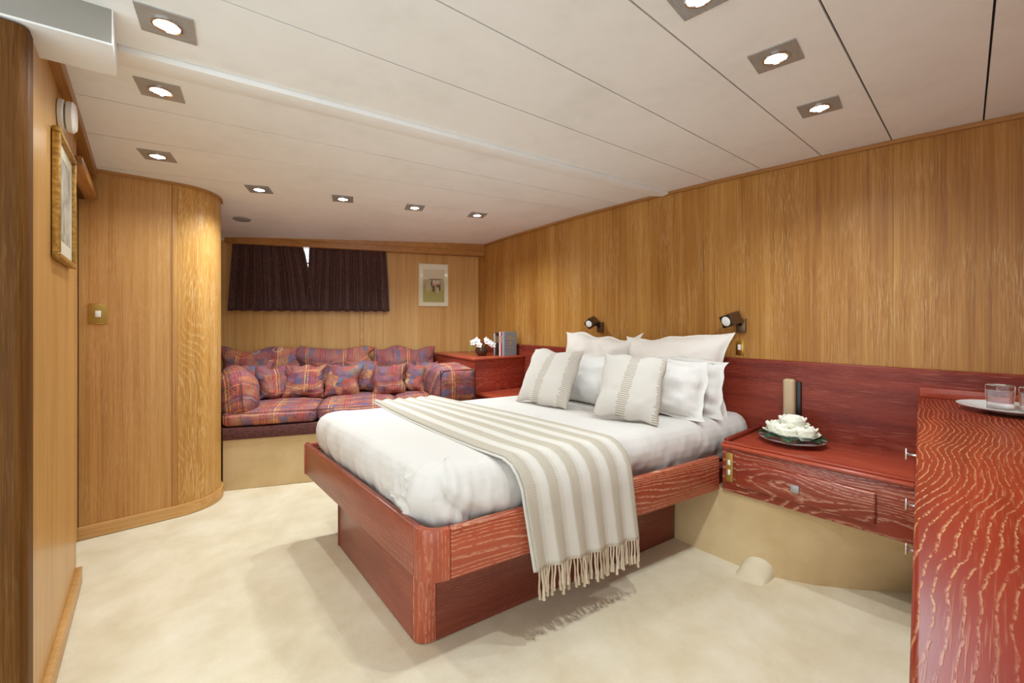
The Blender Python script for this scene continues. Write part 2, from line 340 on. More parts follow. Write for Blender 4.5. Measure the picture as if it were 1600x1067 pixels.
def tag(o, label, cat, group=None):
    o['label'] = label; o['category'] = cat
    if group: o['group'] = group
    return o
def thing(name, label, cat, loc=(0, 0, 0), rz=0.0, group=None, mat=None):
    o = bpy.data.objects.new(name, None); COL.objects.link(o); o.empty_display_size = 0.05
    o.matrix_basis = mat if mat is not None else Matrix.Translation(loc) @ Matrix.Rotation(rz, 4, 'Z')
    return tag(o, label, cat, group)
def struct(name, bm, mat, label=None, **k):
    o = ob(name, bm, mat, **k); o['kind'] = 'structure'
    if label: o['label'] = label
    return o
def single(name, bm, mat, label, cat, group=None, ang=35):
    """one-mesh thing: origin moved to the centre of its base"""
    xs = [v.co for v in bm.verts]
    c = Vector(((min(p.x for p in xs) + max(p.x for p in xs)) / 2, (min(p.y for p in xs) + max(p.y for p in xs)) / 2, min(p.z for p in xs)))
    bmesh.ops.translate(bm, vec=-c, verts=bm.verts)
    o = ob(name, bm, mat, M_=Matrix.Translation(c), ang=ang)
    return tag(o, label, cat, group)

def bev(bm, r, seg=2, edges=None):
    if r > 0:
        bmesh.ops.bevel(bm, geom=edges or list(bm.edges), offset=r, segments=seg, profile=0.5, affect='EDGES', clamp_overlap=True)
def box(x0, x1, y0, y1, z0, z1, r=0.0, seg=2, bm=None):
    b = bmesh.new()
    m = Matrix.Translation(((x0 + x1) / 2, (y0 + y1) / 2, (z0 + z1) / 2)) @ Matrix.Diagonal((x1 - x0, y1 - y0, z1 - z0, 1))
    bmesh.ops.create_cube(b, size=1, matrix=m); bev(b, r, seg)
    return join(bm, b)
def join(dst, src):
    if dst is None: return src
    me = bpy.data.meshes.new('tmp'); src.to_mesh(me); src.free(); dst.from_mesh(me); bpy.data.meshes.remove(me)
    return dst
def xf(bm, m): bmesh.ops.transform(bm, matrix=m, verts=bm.verts); return bm
def prism(poly, z0, z1, r=0.0, seg=2, bm=None, top_only=False):
    b = bmesh.new()
    lo = [b.verts.new((p[0], p[1], z0)) for p in poly]; hi = [b.verts.new((p[0], p[1], z1)) for p in poly]
    k = len(poly); b.faces.new(lo[::-1]); b.faces.new(hi)
    for i in range(k): b.faces.new((lo[i], lo[(i + 1) % k], hi[(i + 1) % k], hi[i]))
    bmesh.ops.recalc_face_normals(b, faces=b.faces)
    if r > 0:
        ed = [e for e in b.edges if (not top_only) or (abs(e.verts[0].co.z - z1) < 1e-6 and abs(e.verts[1].co.z - z1) < 1e-6)]
        bev(b, r, seg, ed)
    return join(bm, b)
def strip_wall(pts_lo, pts_hi, thick, bm=None):
    """loft between two polylines (3D), given thickness away from the room along 'thick' vectors"""
    b = bmesh.new(); k = len(pts_lo)
    A = [b.verts.new(p) for p in pts_lo]; B = [b.verts.new(p) for p in pts_hi]
    C_ = [b.verts.new(Vector(p) + Vector(t)) for p, t in zip(pts_lo, thick)]; D = [b.verts.new(Vector(p) + Vector(t)) for p, t in zip(pts_hi, thick)]
    for i in range(k - 1):
        b.faces.new((A[i], A[i + 1], B[i + 1], B[i])); b.faces.new((C_[i], D[i], D[i + 1], C_[i + 1]))
        b.faces.new((B[i], B[i + 1], D[i + 1], D[i])); b.faces.new((A[i], C_[i], C_[i + 1], A[i + 1]))
    b.faces.new((A[0], B[0], D[0], C_[0])); b.faces.new((A[-1], C_[-1], D[-1], B[-1]))
    return join(bm, b)
def tube(pts, r, seg=8, bm=None, radii=None):
    b = bmesh.new(); rings = []; pts = [Vector(p) for p in pts]; n_ = len(pts)
    up = Vector((0, 0, 1))
    for i, p in enumerate(pts):
        d = (pts[min(i + 1, n_ - 1)] - pts[max(i - 1, 0)]).normalized()
        u = d.cross(up if abs(d.z) < 0.95 else Vector((1, 0, 0))).normalized(); v = d.cross(u)
        rr = radii[i] if radii else r
        rings.append([b.verts.new(p + (u * cos(2 * pi * j / seg) + v * sin(2 * pi * j / seg)) * rr) for j in range(seg)])
    for i in range(n_ - 1):
        for j in range(seg): b.faces.new((rings[i][j], rings[i][(j + 1) % seg], rings[i + 1][(j + 1) % seg], rings[i + 1][j]))
    b.faces.new(rings[0][::-1]); b.faces.new(rings[-1])
    return join(bm, b)
def lathe(prof, seg=32, bm=None, m=None):
    b = bmesh.new(); rings = []
    for (r, z) in prof:
        rings.append([b.verts.new((0, 0, z))] if r < 1e-6 else [b.verts.new((r * cos(2 * pi * j / seg), r * sin(2 * pi * j / seg), z)) for j in range(seg)])
    for a, c in zip(rings, rings[1:]):
        for j in range(seg):
            j2 = (j + 1) % seg
            f = [a[j % len(a)], a[j2 % len(a)], c[j2 % len(c)], c[j % len(c)]]
            u = []
            for v in f:
                if v not in u: u.append(v)
            if len(u) >= 3:
                try: b.faces.new(u)
                except ValueError: pass
    if m is not None: xf(b, m)
    return join(bm, b)

def pillow(w_, h_, t_, seed=0, pinch=0.05, wr=0.006, flange=0.0, n_=30, ears=0.0, sag=0.0, freq=7.0, slump=0.06):
    """soft cushion in its own frame: x width, y height, z thickness; the seam lies in z = 0"""
    b = bmesh.new(); off = Vector((seed * 3.17, seed * 1.31, seed * 0.77)); G = {}
    for s in (1, -1):
        for i in range(n_ + 1):
            for j in range(n_ + 1):
                edge = i in (0, n_) or j in (0, n_)
                if edge and s == -1: G[(s, i, j)] = G[(1, i, j)]; continue
                u = -cos(pi * i / n_) * 0.5 + (2 * i / n_ - 1) * 0.5; v = -cos(pi * j / n_) * 0.5 + (2 * j / n_ - 1) * 0.5
                x = w_ / 2 * u * (1 - pinch * (1 - v * v) * abs(u) ** 2 + ears * (u * v) ** 4); y = h_ / 2 * v * (1 - pinch * (1 - u * u) * abs(v) ** 2 + ears * (u * v) ** 4)
                x += slump * w_ * noise.noise(Vector((v * 1.7, seed * 2.3, 0.5))) * u * u; y += slump * h_ * noise.noise(Vector((u * 1.9, seed * 1.7, 4.5))) * v * v
                iu = 1 - flange / (w_ / 2); iv = 1 - flange / (h_ / 2)
                a = min(1.0, abs(u) / iu); c = min(1.0, abs(v) / iv)
                T = ((1 - a ** 3.0) * (1 - c ** 3.0)) ** 0.58 * t_ / 2
                T *= 1 - sag * max(0.0, v) * 0.5
                nn_ = noise.fractal(Vector((x * freq, y * freq, 0.3 * s)) + off, 0.6, 2.1, 3)
                rim = noise.noise(Vector((x * 22, y * 22, s)) + off) * (a ** 4 + c ** 4) * 0.5
                z = s * (T + (wr * nn_ + wr * 0.8 * rim) * min(1, T / (t_ * 0.2)))
                z += 0.5 * wr * noise.noise(Vector((x * 5, y * 5, 2.0)) + off) + (flange > 0) * edge * 0.006 * noise.noise(Vector((x * 30, y * 30, 5.0)) + off)
                G[(s, i, j)] = b.verts.new((x, y, z))
    for s in (1, -1):
        for i in range(n_):
            for j in range(n_):
                f = [G[(s, i, j)], G[(s, i + 1, j)], G[(s, i + 1, j + 1)], G[(s, i, j + 1)]]
                b.faces.new(f if s > 0 else f[::-1])
    return b
def softbox(w_, d_, h_, r, seed=0, bulge=0.02, wr=0.006, n_=14, freq=8.0):
    """upholstered block: x width, y depth, z height, centred"""
    b = bmesh.new(); bmesh.ops.create_cube(b, size=2); bmesh.ops.subdivide_edges(b, edges=b.edges, cuts=n_, use_grid_fill=True)
    off = Vector((seed * 2.7, seed * 1.9, seed)); H = Vector((w_ / 2, d_ / 2, h_ / 2))
    for v in b.verts:
        q = v.co.copy(); p = Vector((q.x * H.x, q.y * H.y, q.z * H.z))
        inner = Vector([max(-H[k] + r, min(H[k] - r, p[k])) for k in range(3)])
        d = p - inner
        nrm = d.normalized() if d.length > 1e-9 else Vector((0, 0, 0))
        p2 = inner + nrm * min(r, d.length if d.length < r else r) if d.length > 0 else p
        fl = [(1 - q[(k + 1) % 3] ** 2) * (1 - q[(k + 2) % 3] ** 2) for k in range(3)]
        for k in range(3):
            if abs(abs(q[k]) - 1) < 1e-6: p2[k] += math.copysign(bulge * fl[k], q[k])
        p2 += (nrm if nrm.length > 0 else Vector((0, 0, 1))) * wr * noise.fractal(p2 * freq + off, 0.6, 2.0, 3)
        v.co = p2
    return b
def frame(o, xa, ya):
    """matrix with origin o, local x along xa, local y close to ya"""
    x = Vector(xa).normalized(); z = x.cross(Vector(ya)).normalized(); y = z.cross(x)
    return Matrix(((x.x, y.x, z.x, o[0]), (x.y, y.y, z.y, o[1]), (x.z, y.z, z.z, o[2]), (0, 0, 0, 1)))

# ================================================================== THE SETTING
def zc(y): return 2.02 - 0.0165 * (y - 1.45) ** 2      # cambered deckhead

b = bmesh.new(); bmesh.ops.create_grid(b, x_segments=90, y_segments=120, size=0.5)
for v in b.verts:
    v.co = Vector((-1.6 + (v.co.x + 0.5) * 4.3, -1.6 + (v.co.y + 0.5) * 6.4, 0))
    v.co.z = 0.003 * noise.noise(Vector((v.co.x * 2.2, v.co.y * 2.2, 0.0))) - 0.003
floor = struct('floor', b, 'carpet', 'cream wall-to-wall carpet')

# --- ceiling: backing plus one child per plank (planks fan out towards the hull)
b = bmesh.new(); rows = []
for j in range(33):
    y = -1.7 + 6.4 * j / 32
    rows.append([b.verts.new((x, y, zc(y) + dz)) for dz in (0.012, 0.05) for x in (-1.7, 2.75)])
for a, c in zip(rows, rows[1:]):
    b.faces.new((a[0], a[1], c[1], c[0])); b.faces.new((a[2], c[2], c[3], a[3]))
ceiling = struct('ceiling', b, 'gap_dark', 'off-white planked ceiling')
XW = 2.62
seams = [(-1.10, 0.06), (-0.82, 0.06), (-0.54, 0.055), (-0.265, 0.045), (0.017, 0.027), (0.30, 0.004), (0.570, -0.037), (0.848, -0.064), (1.125, -0.096),
         (1.405, -0.143), (1.790, -0.166), (2.065, -0.207), (2.404, -0.25), (2.70, -0.30), (2.98, -0.35), (3.30, -0.40), (3.75, -0.42), (4.2, -0.42)]
for (y0, s0), (y1, s1) in zip(seams, seams[1:]):
    b = bmesh.new(); g = 0.0028; R_ = []
    for i in range(11):
        x = -1.65 + (2.68 + 1.65) * i / 10
        ring = []
        for k in range(5):
            ya = y0 + s0 * (x - XW) + g; yb = y1 + s1 * (x - XW) - g
            y = ya + (yb - ya) * k / 4
            ring.append((b.verts.new((x, y, zc(y))), b.verts.new((x, y, zc(y) + 0.011))))
        R_.append(ring)
    for a, c in zip(R_, R_[1:]):
        for k in range(4):
            b.faces.new((a[k][0], c[k][0], c[k + 1][0], a[k + 1][0])); b.faces.new((a[k][1], a[k + 1][1], c[k + 1][1], c[k][1]))
        b.faces.new((a[0][0], a[0][1], c[0][1], c[0][0])); b.faces.new((a[4][0], c[4][0], c[4][1], a[4][1]))
    ob('ceiling_plank', b, 'ceiling_paint', ceiling)
# --- painted batten under the deckhead
def yb(x): return 1.405 - 0.143 * (x - XW)
b = bmesh.new(); R_ = []
for i in range(9):
    x = -0.10 + (2.615 + 0.10) * i / 8; y = yb(x)
    R_.append([b.verts.new((x, y + dy, zc(y + dy) + dz)) for dy, dz in ((0, 0.004), (0.003, -0.018), (0.05, -0.022), (0.13, -0.003), (0.132, 0.004))])
for a, c in zip(R_, R_[1:]):
    for k in range(4): b.faces.new((a[k], c[k], c[k + 1], a[k + 1]))
b.faces.new(R_[0]); b.faces.new(R_[-1][::-1])
struct('trim_1', b, 'ceiling_paint', 'painted ceiling batten')
# --- boxed header over the doorway; shade on its front put into the grey
hd_ = struct('trim_2', prism([(-0.080, 1.605), (-0.080, 1.80), (-1.2, 1.93), (-1.2, 1.735)], 1.926, 2.03, 0.002), 'shade_grey', 'boxed header above the doorway, shade on its fascia painted grey')
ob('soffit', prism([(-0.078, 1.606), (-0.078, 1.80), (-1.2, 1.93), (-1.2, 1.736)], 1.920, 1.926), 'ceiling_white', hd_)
ob('end_cap', prism([(-0.080, 1.606), (-0.080, 1.80), (-0.077, 1.80), (-0.077, 1.606)], 1.926, 2.02), 'ceiling_white', hd_)

# --- right wall (bulkhead behind the bed)
wr_ = struct('wall_right', box(XW + 0.012, XW + 0.08, -1.2, 3.70, 0, 2.06), 'oak_trim_y', 'golden oak panelled wall behind the bed')
for y0, y1 in ((-1.2, 0.297), (0.297, 1.48), (1.48, 2.66), (2.66, 3.60)):
    ob('veneer_panel', box(XW, XW + 0.012, y0 + 0.0005, y1 - 0.0005, 0.0, 2.03), 'oak_wall', wr_)
lo = [(XW - 0.014, -0.9 + 4.36 * i / 24, 0) for i in range(25)]
struct('trim_3', strip_wall([(p[0], p[1], zc(p[1]) - 0.020) for p in lo], [(p[0], p[1], zc(p[1]) - 0.001) for p in lo], [(0.013, 0, 0)] * 25), 'oak_trim_y', 'thin oak strip where the ceiling meets the panelled wall')

# --- far wall (hull side), frame: a along the wall from the corner, d into the room
P0 = Vector((2.62, 3.552, 0)); EA = Vector((-0.9217, 0.3879, 0)); EN = Vector((-0.3879, -0.9217, 0))
def fw(a, d, z): return P0 + EA * a + EN * d + Vector((0, 0, z))
FWM = Matrix(((EA.x, EN.x, 0, P0.x), (EA.y, EN.y, 0, P0.y), (0, 0, 1, 0), (0, 0, 0, 1)))
def fbox(a0, a1, d0, d1, z0, z1, r=0.0, seg=2, bm=None): return join(bm, xf(box(a0, a1, d0, d1, z0, z1, r, seg), FWM))
b = fbox(-0.1, 0.96, -0.09, -0.012, 0, 2.05); fbox(2.22, 2.7, -0.09, -0.012, 0, 2.05, bm=b); fbox(0.96, 2.22, -0.09, -0.012, 0, 1.30, bm=b); fbox(0.96, 2.22, -0.09, -0.012, 1.90, 2.05, bm=b)
wf = struct('wall_far', b, 'oak_trim', 'pale oak panelled wall with the curtained window')
for a0, a1, z0, z1 in ((-0.05, 0.96, 0, 2.0), (0.96, 1.138, 0, 1.30), (1.178, 2.22, 0, 1.30), (2.22, 2.7, 0, 2.0), (0.96, 2.22, 1.90, 2.0)):
    ob('veneer_panel', fbox(a0 + 0.001, a1 - 0.001, -0.012, 0, z0, z1), 'oak_far', wf)
ob('batten', fbox(1.139, 1.177, -0.012, 0.008, 0, 1.30, 0.002), 'oak_base', wf)
# window behind the curtains
b = bmesh.new()
for a0, a1, z0, z1 in ((0.96, 1.0, 1.30, 1.90), (2.18, 2.22, 1.30, 1.90), (1.0, 2.18, 1.30, 1.335), (1.0, 2.18, 1.865, 1.90)): fbox(a0, a1, -0.075, -0.012, z0, z1, 0.003, bm=b)
win = struct('window_1', b, 'white_plastic', 'cabin window behind the short curtains')
ob('pane', fbox(1.0, 2.18, -0.050, -0.044, 1.335, 1.865), 'pane_glass', win)
ob('glazing_bar', fbox(1.0, 2.18, -0.060, -0.050, 1.70, 1.712), 'bronze_dark', win)
# pelmet board
b = fbox(-0.04, 2.275, 0.0, 0.10, 1.835, 1.985, 0.004); fbox(-0.045, 2.285, 0.0, 0.112, 1.885, 1.985, 0.006, bm=b)
struct('trim_4', b, 'oak_trim', 'oak pelmet board above the curtains')

# --- left wall, post, doorway
wl = struct('wall_left', box(-0.34, -0.254, 1.70, 2.62, 0, 2.03), 'oak_trim_y', 'honey oak wall with the gilt picture')
ob('veneer_panel', box(-0.254, -0.242, 1.70, 2.62, 0.0, 2.02), 'oak_left', wl)
post = [(-1.3, 1.635)]
for i in range(9):
    t_ = -pi / 2 + (pi / 2) * i / 8; post.append((-0.264 + 0.026 * cos(t_), 1.661 + 0.026 * sin(t_)))
post += [(-0.238, 1.70), (-1.3, 1.70)]
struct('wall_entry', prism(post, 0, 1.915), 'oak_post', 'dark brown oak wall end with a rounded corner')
struct('baseboard_left', prism([(-0.243, 1.70), (-0.224, 1.70), (-0.224, 2.63), (-0.243, 2.63)], 0, 0.075, 0.004), 'oak_base', 'pale oak skirting board')
lo = [(-0.214, 1.93 + 1.24 * i / 10) for i in range(11)]
struct('trim_5', strip_wall([(x, y, zc(y) - 0.045) for x, y in lo], [(x, y, zc(y)) for x, y in lo], [(-0.05, 0, 0)] * 11), 'oak_trim_y', 'dark oak cornice strip along the ceiling')
struct('trim_6', box(-0.262, -0.212, 2.50, 3.14, 1.80, 1.845, 0.006), 'oak_trim_y', 'oak head rail over the narrow door')
dr = struct('door_1', box(-0.32, -0.285, 2.63, 3.135, 0.01, 1.80, 0.003), 'oak_left', 'narrow oak door in shadow')
for z in (0.98, 1.06):
    ob('hinge', xf(lathe([(0, 0), (0.008, 0), (0.008, 0.05), (0, 0.05)], 10), Matrix.Translation((-0.276, 2.645, z))), 'brass', dr)
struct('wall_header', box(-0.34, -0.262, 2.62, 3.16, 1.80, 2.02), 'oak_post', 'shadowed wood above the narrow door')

# --- the rest of the cabin behind the camera
struct('wall_back', box(0.30, XW + 0.08, -0.53, -0.455, 0, 2.03), 'oak_wall', 'oak wall behind the dresser')
struct('wall_corridor', box(0.30, 0.36, -1.35, -0.53, 0, 2.03), 'oak_wall', 'oak wall of the entry lobby')
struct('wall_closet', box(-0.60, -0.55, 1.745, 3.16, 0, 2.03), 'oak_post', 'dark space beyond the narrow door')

# --- curved oak wall
cx0, cy0, rr = 0.125, 3.392, 0.235
def curve(off=0.0):
    pts = []
    for i in range(17):
        t_ = -pi / 2 + (pi / 2) * i / 16; pts.append((cx0 + (rr + off) * cos(t_), cy0 + (rr + off) * sin(t_)))
    return pts
core = [(-0.60, 3.157 + 0.012)] + curve(-0.012) + [(0.348, 4.45), (-0.60, 4.45)]
wc = struct('wall_curved', prism(core, 0, 2.0), 'oak_trim', 'golden oak wall with a rounded corner')
ob('veneer_panel', prism([(-0.283, 3.157), (0.098, 3.157), (0.098, 3.1695), (-0.283, 3.1695)], 0.06, zc(3.16) - 0.005), 'oak_flat', wc)
ob('batten', prism([(0.099, 3.152), (0.124, 3.152), (0.124, 3.1695), (0.099, 3.1695)], 0.06, zc(3.16) - 0.005, 0.002), 'oak_flat', wc)
cp = curve(0.0); ci = curve(-0.0125)
ob('curved_panel', prism(cp + [(0.36, 4.30), (0.348, 4.30)] + ci[::-1], 0.06, 1.962), 'oak_curved', wc)
sk = [(-0.287, 3.143)] + curve(0.014) + [(0.374, 3.62), (0.358, 3.62)] + curve(-0.002)[::-1] + [(-0.287, 3.159)]
struct('baseboard_curved', prism(sk, 0, 0.066, 0.003, top_only=True), 'oak_base', 'oak skirting board following the rounded corner')
ed = [(-0.24, 3.146)] + curve(0.010)
struct('trim_7', strip_wall([(x, y, zc(y) - 0.016) for x, y in ed], [(x, y, zc(y) + 0.002) for x, y in ed], [(0, 0.012, 0)] + [(-0.012 * cos(-pi / 2 + pi / 2 * i / 16), -0.012 * sin(-pi / 2 + pi / 2 * i / 16), 0) for i in range(17)]), 'oak_trim', 'thin oak bead at the top of the rounded wall')

# --- carpeted plinth under the bedside cabinet
lo = [(2.12, 2.30), (2.12, 1.60), (2.118, 1.25), (2.112, 1.10), (2.098, 0.94), (2.10, 0.78), (2.128, 0.64), (2.20, 0.50), (2.31, 0.36), (2.44, 0.225), (2.50, 0.18)]
hi = [(2.15, 2.30), (2.15, 1.60), (2.15, 1.25), (2.15, 1.10), (2.15, 0.94), (2.15, 0.78), (2.15, 0.64), (2.155, 0.50), (2.16, 0.36), (2.17, 0.225), (2.175, 0.18)]
b = strip_wall([(x, y, -0.004) for x, y in lo], [(x, y, 0.322) for x, y in hi], [(0.10, 0.02, 0)] * len(lo))
bmesh.ops.subdivide_edges(b, edges=list(b.edges), cuts=2, use_grid_fill=True)
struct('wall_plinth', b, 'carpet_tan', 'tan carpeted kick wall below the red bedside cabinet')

# ================================================================== CEILING LIGHTS
def downlight(x, y, rz, label, group, power=1.0):
    z = zc(y); sl = math.atan(-0.033 * (y - 1.45))
    m = Matrix.Translation((x, y, z)) @ Matrix.Rotation(sl, 4, 'X') @ Matrix.Rotation(rz, 4, 'Z')
    t = thing('downlight', label, 'ceiling light', group=group, mat=m)
    h_ = 0.0655; q = 0.037
    b = bmesh.new()      # square plate with a round opening
    outer = []; inner = []; deep = []
    for k in range(32):
        a = 2 * pi * k / 32; c_, s_ = cos(a), sin(a); f = h_ / max(abs(c_), abs(s_))
        outer.append((c_ * f, s_ * f)); inner.append((c_ * q, s_ * q))
    V = [[b.verts.new((p[0], p[1], zz)) for p in ring] for ring, zz in ((outer, 0.0), (outer, -0.004), (inner, -0.004), (inner, 0.006))]
    for A_, B_ in zip(V, V[1:]):
        for k in range(32): b.faces.new((A_[k], A_[(k + 1) % 32], B_[(k + 1) % 32], B_[k]))
    ob('plate', b, 'brushed_steel', t, world=False, M_=Matrix())
    ob('gimbal_ring', lathe([(0.037, -0.003), (0.037, -0.008), (0.031, -0.009), (0.029, -0.004), (0.037, -0.003)], 28), 'chrome', t, world=False, M_=Matrix())
    ob('lamp_face', lathe([(0, -0.0075), (0.02, -0.007), (0.029, -0.005), (0.029, -0.002), (0, -0.002)], 24), 'lamp_lit', t, world=False, M_=Matrix())
    L = bpy.data.lights.new('halogen_beam', 'SPOT'); L.energy = LAMP_W * power; L.color = (0.82, 0.93, 1.0); L.spot_size = radians(150); L.spot_blend = 1.0; L.shadow_soft_size = 0.03
    lo_ = bpy.data.objects.new('halogen_beam', L); COL.objects.link(lo_); lo_.parent = t; lo_.matrix_basis = Matrix.Translation((0, 0, -0.045))
    return t
G1, G2, G3 = 'downlights near the doorway', 'downlights in front of the window wall', 'downlights above the bed head'
downlight(0.038, 1.577, -0.13, 'square steel downlight beside the white door header', G1, 0.55)
downlight(0.030, 2.030, -0.17, 'square steel downlight between the ceiling batten and the curved wall, middle of its row', G1, 0.45)
downlight(0.030, 2.763, -0.25, 'square steel downlight just in front of the curved oak wall', G1, 0.42)
downlight(0.516, 3.000, -0.41, 'square steel downlight beside the round ceiling vent', G2, 1.8)
downlight(0.987, 2.880, -0.36, 'square steel downlight above the sofa, second from the ceiling vent', G2, 1.8)
downlight(1.466, 2.772, -0.34, 'square steel downlight above the sofa, third from the ceiling vent', G2, 1.7)
downlight(1.952, 2.660, -0.32, 'square steel downlight closest to the corner cabinet with the books', G2, 1.6)
downlight(1.085, 0.500, 0.06, 'square steel downlight farthest of its row from the oak wall behind the bed', G3, 1.7)
downlight(1.519, 0.452, 0.07, 'square steel downlight between the dresser and the bed, middle of its row', G3, 1.25)
downlight(2.004, 0.444, 0.08, 'square steel downlight closest to the oak wall above the nightstand', G3, 1.1)
# round vent
t = thing('ceiling_vent', 'small round grey vent in the ceiling near the pelmet', 'vent', mat=Matrix.Translation((0.529, 3.735, zc(3.735))) @ Matrix.Rotation(-0.075, 4, 'X'))
ob('rim', lathe([(0.060, 0.0), (0.060, -0.006), (0.052, -0.010), (0.046, -0.006), (0.046, 0.0)], 28), 'brushed_steel', t, world=False, M_=Matrix())
ob('dish', lathe([(0, -0.012), (0.03, -0.011), (0.045, -0.006), (0.045, 0.0), (0, 0.0)], 24), 'brushed_steel', t, world=False, M_=Matrix())

# ================================================================== BED
BEDR = atan2(0.879 - 1.137, 2.14 - 0.747)
bed = thing('bed_frame', 'red limed-oak platform bed frame on a recessed plinth', 'bed', (1.4, 1.6, 0), BEDR)
near = Vector((0.648, 1.156)); sd = Vector((cos(BEDR), sin(BEDR))); sn = Vector((-sin(BEDR), cos(BEDR)))   # along the near side, inwards
ff = Vector((0.640, 2.476)); fd = (ff - near).normalized(); fn = Vector((fd.y, -fd.x))
def rail_poly(p, q, nin, th): return [tuple(p), tuple(q), tuple(q + nin * th), tuple(p + nin * th)]
TH = 0.026
cs = near + sd * 0.085; cf = near + fd * 0.075
head_near = Vector((2.135, 1.156 + (2.135 - 0.648) * math.tan(BEDR)))
ob('side_rail', prism(rail_poly(cs + sd * 0.001, head_near, sn, TH), 0.318, 0.485, 0.006, 3), 'red_rail', bed)
ob('foot_rail', prism(rail_poly(cf + fd * 0.001, ff, fn, TH), 0.318, 0.485, 0.006, 3), 'red_foot', bed)
def bez(a, b_, c_, n_): return [tuple(a * (1 - t) ** 2 + b_ * 2 * t * (1 - t) + c_ * t * t) for t in [i / n_ for i in range(n_ + 1)]]
outc = bez(cs, near, cf, 12); inc = bez(cs + sn * TH, near + (sd + fd) * TH, cf + fn * TH, 12)
ob('corner_piece', prism(outc + inc[::-1], 0.318, 0.485, 0.004, 2), 'red_corner', bed)
far_head = Vector((2.135, 2.10))
ob('far_rail', prism(rail_poly(ff, far_head, Vector((-0.22, -0.97)), TH), 0.318, 0.485, 0.006), 'red_rail', bed)
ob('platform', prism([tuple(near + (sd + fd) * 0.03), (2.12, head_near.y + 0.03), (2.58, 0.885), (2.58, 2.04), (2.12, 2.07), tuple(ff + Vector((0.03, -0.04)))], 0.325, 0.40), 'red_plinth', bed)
pn = Vector((0.715, 1.322)); pf = Vector((0.735, 2.22)); ph = Vector((2.108, 1.103))
pd = (ph - pn).normalized(); pi_ = Vector((-pd.y, pd.x)); qd = (pf - pn).normalized(); qi = Vector((qd.y, -qd.x))
ps = pn + pd * 0.065; pq = pn + qd * 0.05
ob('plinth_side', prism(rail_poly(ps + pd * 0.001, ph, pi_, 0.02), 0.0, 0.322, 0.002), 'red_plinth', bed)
ob('plinth_end', prism(rail_poly(pq + qd * 0.001, pf, qi, 0.02), 0.0, 0.322, 0.002), 'red_foot', bed)
ob('plinth_corner', prism(bez(ps, pn, pq, 10) + bez(ps + pi_ * 0.02, pn + (pd + qd) * 0.02, pq + qi * 0.02, 10)[::-1], 0.0, 0.322, 0.002), 'red_corner', bed)
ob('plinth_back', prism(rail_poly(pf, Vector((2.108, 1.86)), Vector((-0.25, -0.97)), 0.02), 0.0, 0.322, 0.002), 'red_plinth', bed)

# mattress under a white sheet
def mtop(x): return 0.657 - 0.010 * (x - 0.7)
poly = [Vector((0.690, 1.192)), Vector((2.585, 0.890)), Vector((2.585, 2.075)), Vector((0.688, 2.462))]
def rounded(poly, rad, seg):
    out = []
    k = len(poly)
    for i in range(k):
        p = poly[i]; a = (poly[i - 1] - p).normalized(); c_ = (poly[(i + 1) % k] - p).normalized()
        out += [Vector(q) for q in bez(p + a * rad, p, p + c_ * rad, seg)]
    return out
def resample(pts, n_):
    L = [0]; k = len(pts)
    for i in range(k): L.append(L[-1] + (pts[(i + 1) % k] - pts[i]).length)
    out = []; j = 0
    for i in range(n_):
        s = L[-1] * i / n_
        while L[j + 1] < s: j += 1
        f = (s - L[j]) / max(1e-9, L[j + 1] - L[j]); out.append(pts[j].lerp(pts[(j + 1) % k], f))
    return out
NP = 480; outl = resample(rounded(poly, 0.11, 10), NP)
cen = Vector((1.62, 1.66))
nrm = []
for i in range(NP):
    d = (outl[(i + 1) % NP] - outl[i - 1]).normalized(); v = Vector((d.y, -d.x))
    if v.dot(outl[i] - cen) < 0: v = -v
    nrm.append(v)
b = bmesh.new(); rings = []
prof0 = [(-0.05, 0.42), (-0.012, 0.430), (0.0, 0.47), (0.012, 0.505), (0.018, 0.54), (0.016, 0.575), (0.006, 0.605), (-0.012, 0.630), (-0.038, 0.646), (-0.075, 0.6545), (-0.12, 0.657)]
prof = []
for k in range(len(prof0) - 1):
    for f in (0, 1 / 3, 2 / 3): prof.append((prof0[k][0] + (prof0[k + 1][0] - prof0[k][0]) * f, prof0[k][1] + (prof0[k + 1][1] - prof0[k][1]) * f, k + f))
prof.append(prof0[-1] + (10,))
for (o_, z, k) in prof:
    ring = []
    for i in range(NP):
        p = outl[i]; wv = 0.0; dz = 0.0
        if k > 0.5:
            up = max(0.0, min(1.0, (z - 0.43) / 0.2)); fade = max(0.0, 1 - (k / 9.5) ** 3)
            sarc = i / NP * 6.3
            wv = fade * (0.012 * noise.fractal(Vector((p.x * 8, p.y * 8, z * 4.0)), 0.7, 2.0, 3) + 0.009 * noise.noise(Vector((sarc * 9 + z * 6, 2.2, z * 2))))
            cd = (p - poly[0]).length; g = math.exp(-(cd / 0.26) ** 2)
            sgn = (p - poly[0]).x - (poly[0] - p).y * 0
            wv += g * fade * 0.030 * noise.noise(Vector((sarc * 26 * (0.5 + 0.5 * up) + z * 8, 9.1, z * 5))) + g * fade * 0.012 * noise.noise(Vector((sarc * 60, 3.3, z * 14)))
            dz = 0.006 * g * noise.noise(Vector((p.x * 22, p.y * 22, 1.1))) * min(1, k / 5) + 0.003 * noise.noise(Vector((p.x * 8, p.y * 8, k * 0.3)))
        ring.append(b.verts.new((p.x + nrm[i].x * (o_ + wv), p.y + nrm[i].y * (o_ + wv), z + (mtop(p.x) - 0.657) + dz)))
    rings.append(ring)
for s in (0.86, 0.72, 0.56, 0.38, 0.2):
    ring = []
    for i in range(NP):
        p = cen + (outl[i] + nrm[i] * -0.12 - cen) * s
        ring.append(b.verts.new((p.x, p.y, mtop(p.x) + 0.002 * noise.noise(Vector((p.x * 5, p.y * 5, 0))))))
    rings.append(ring)
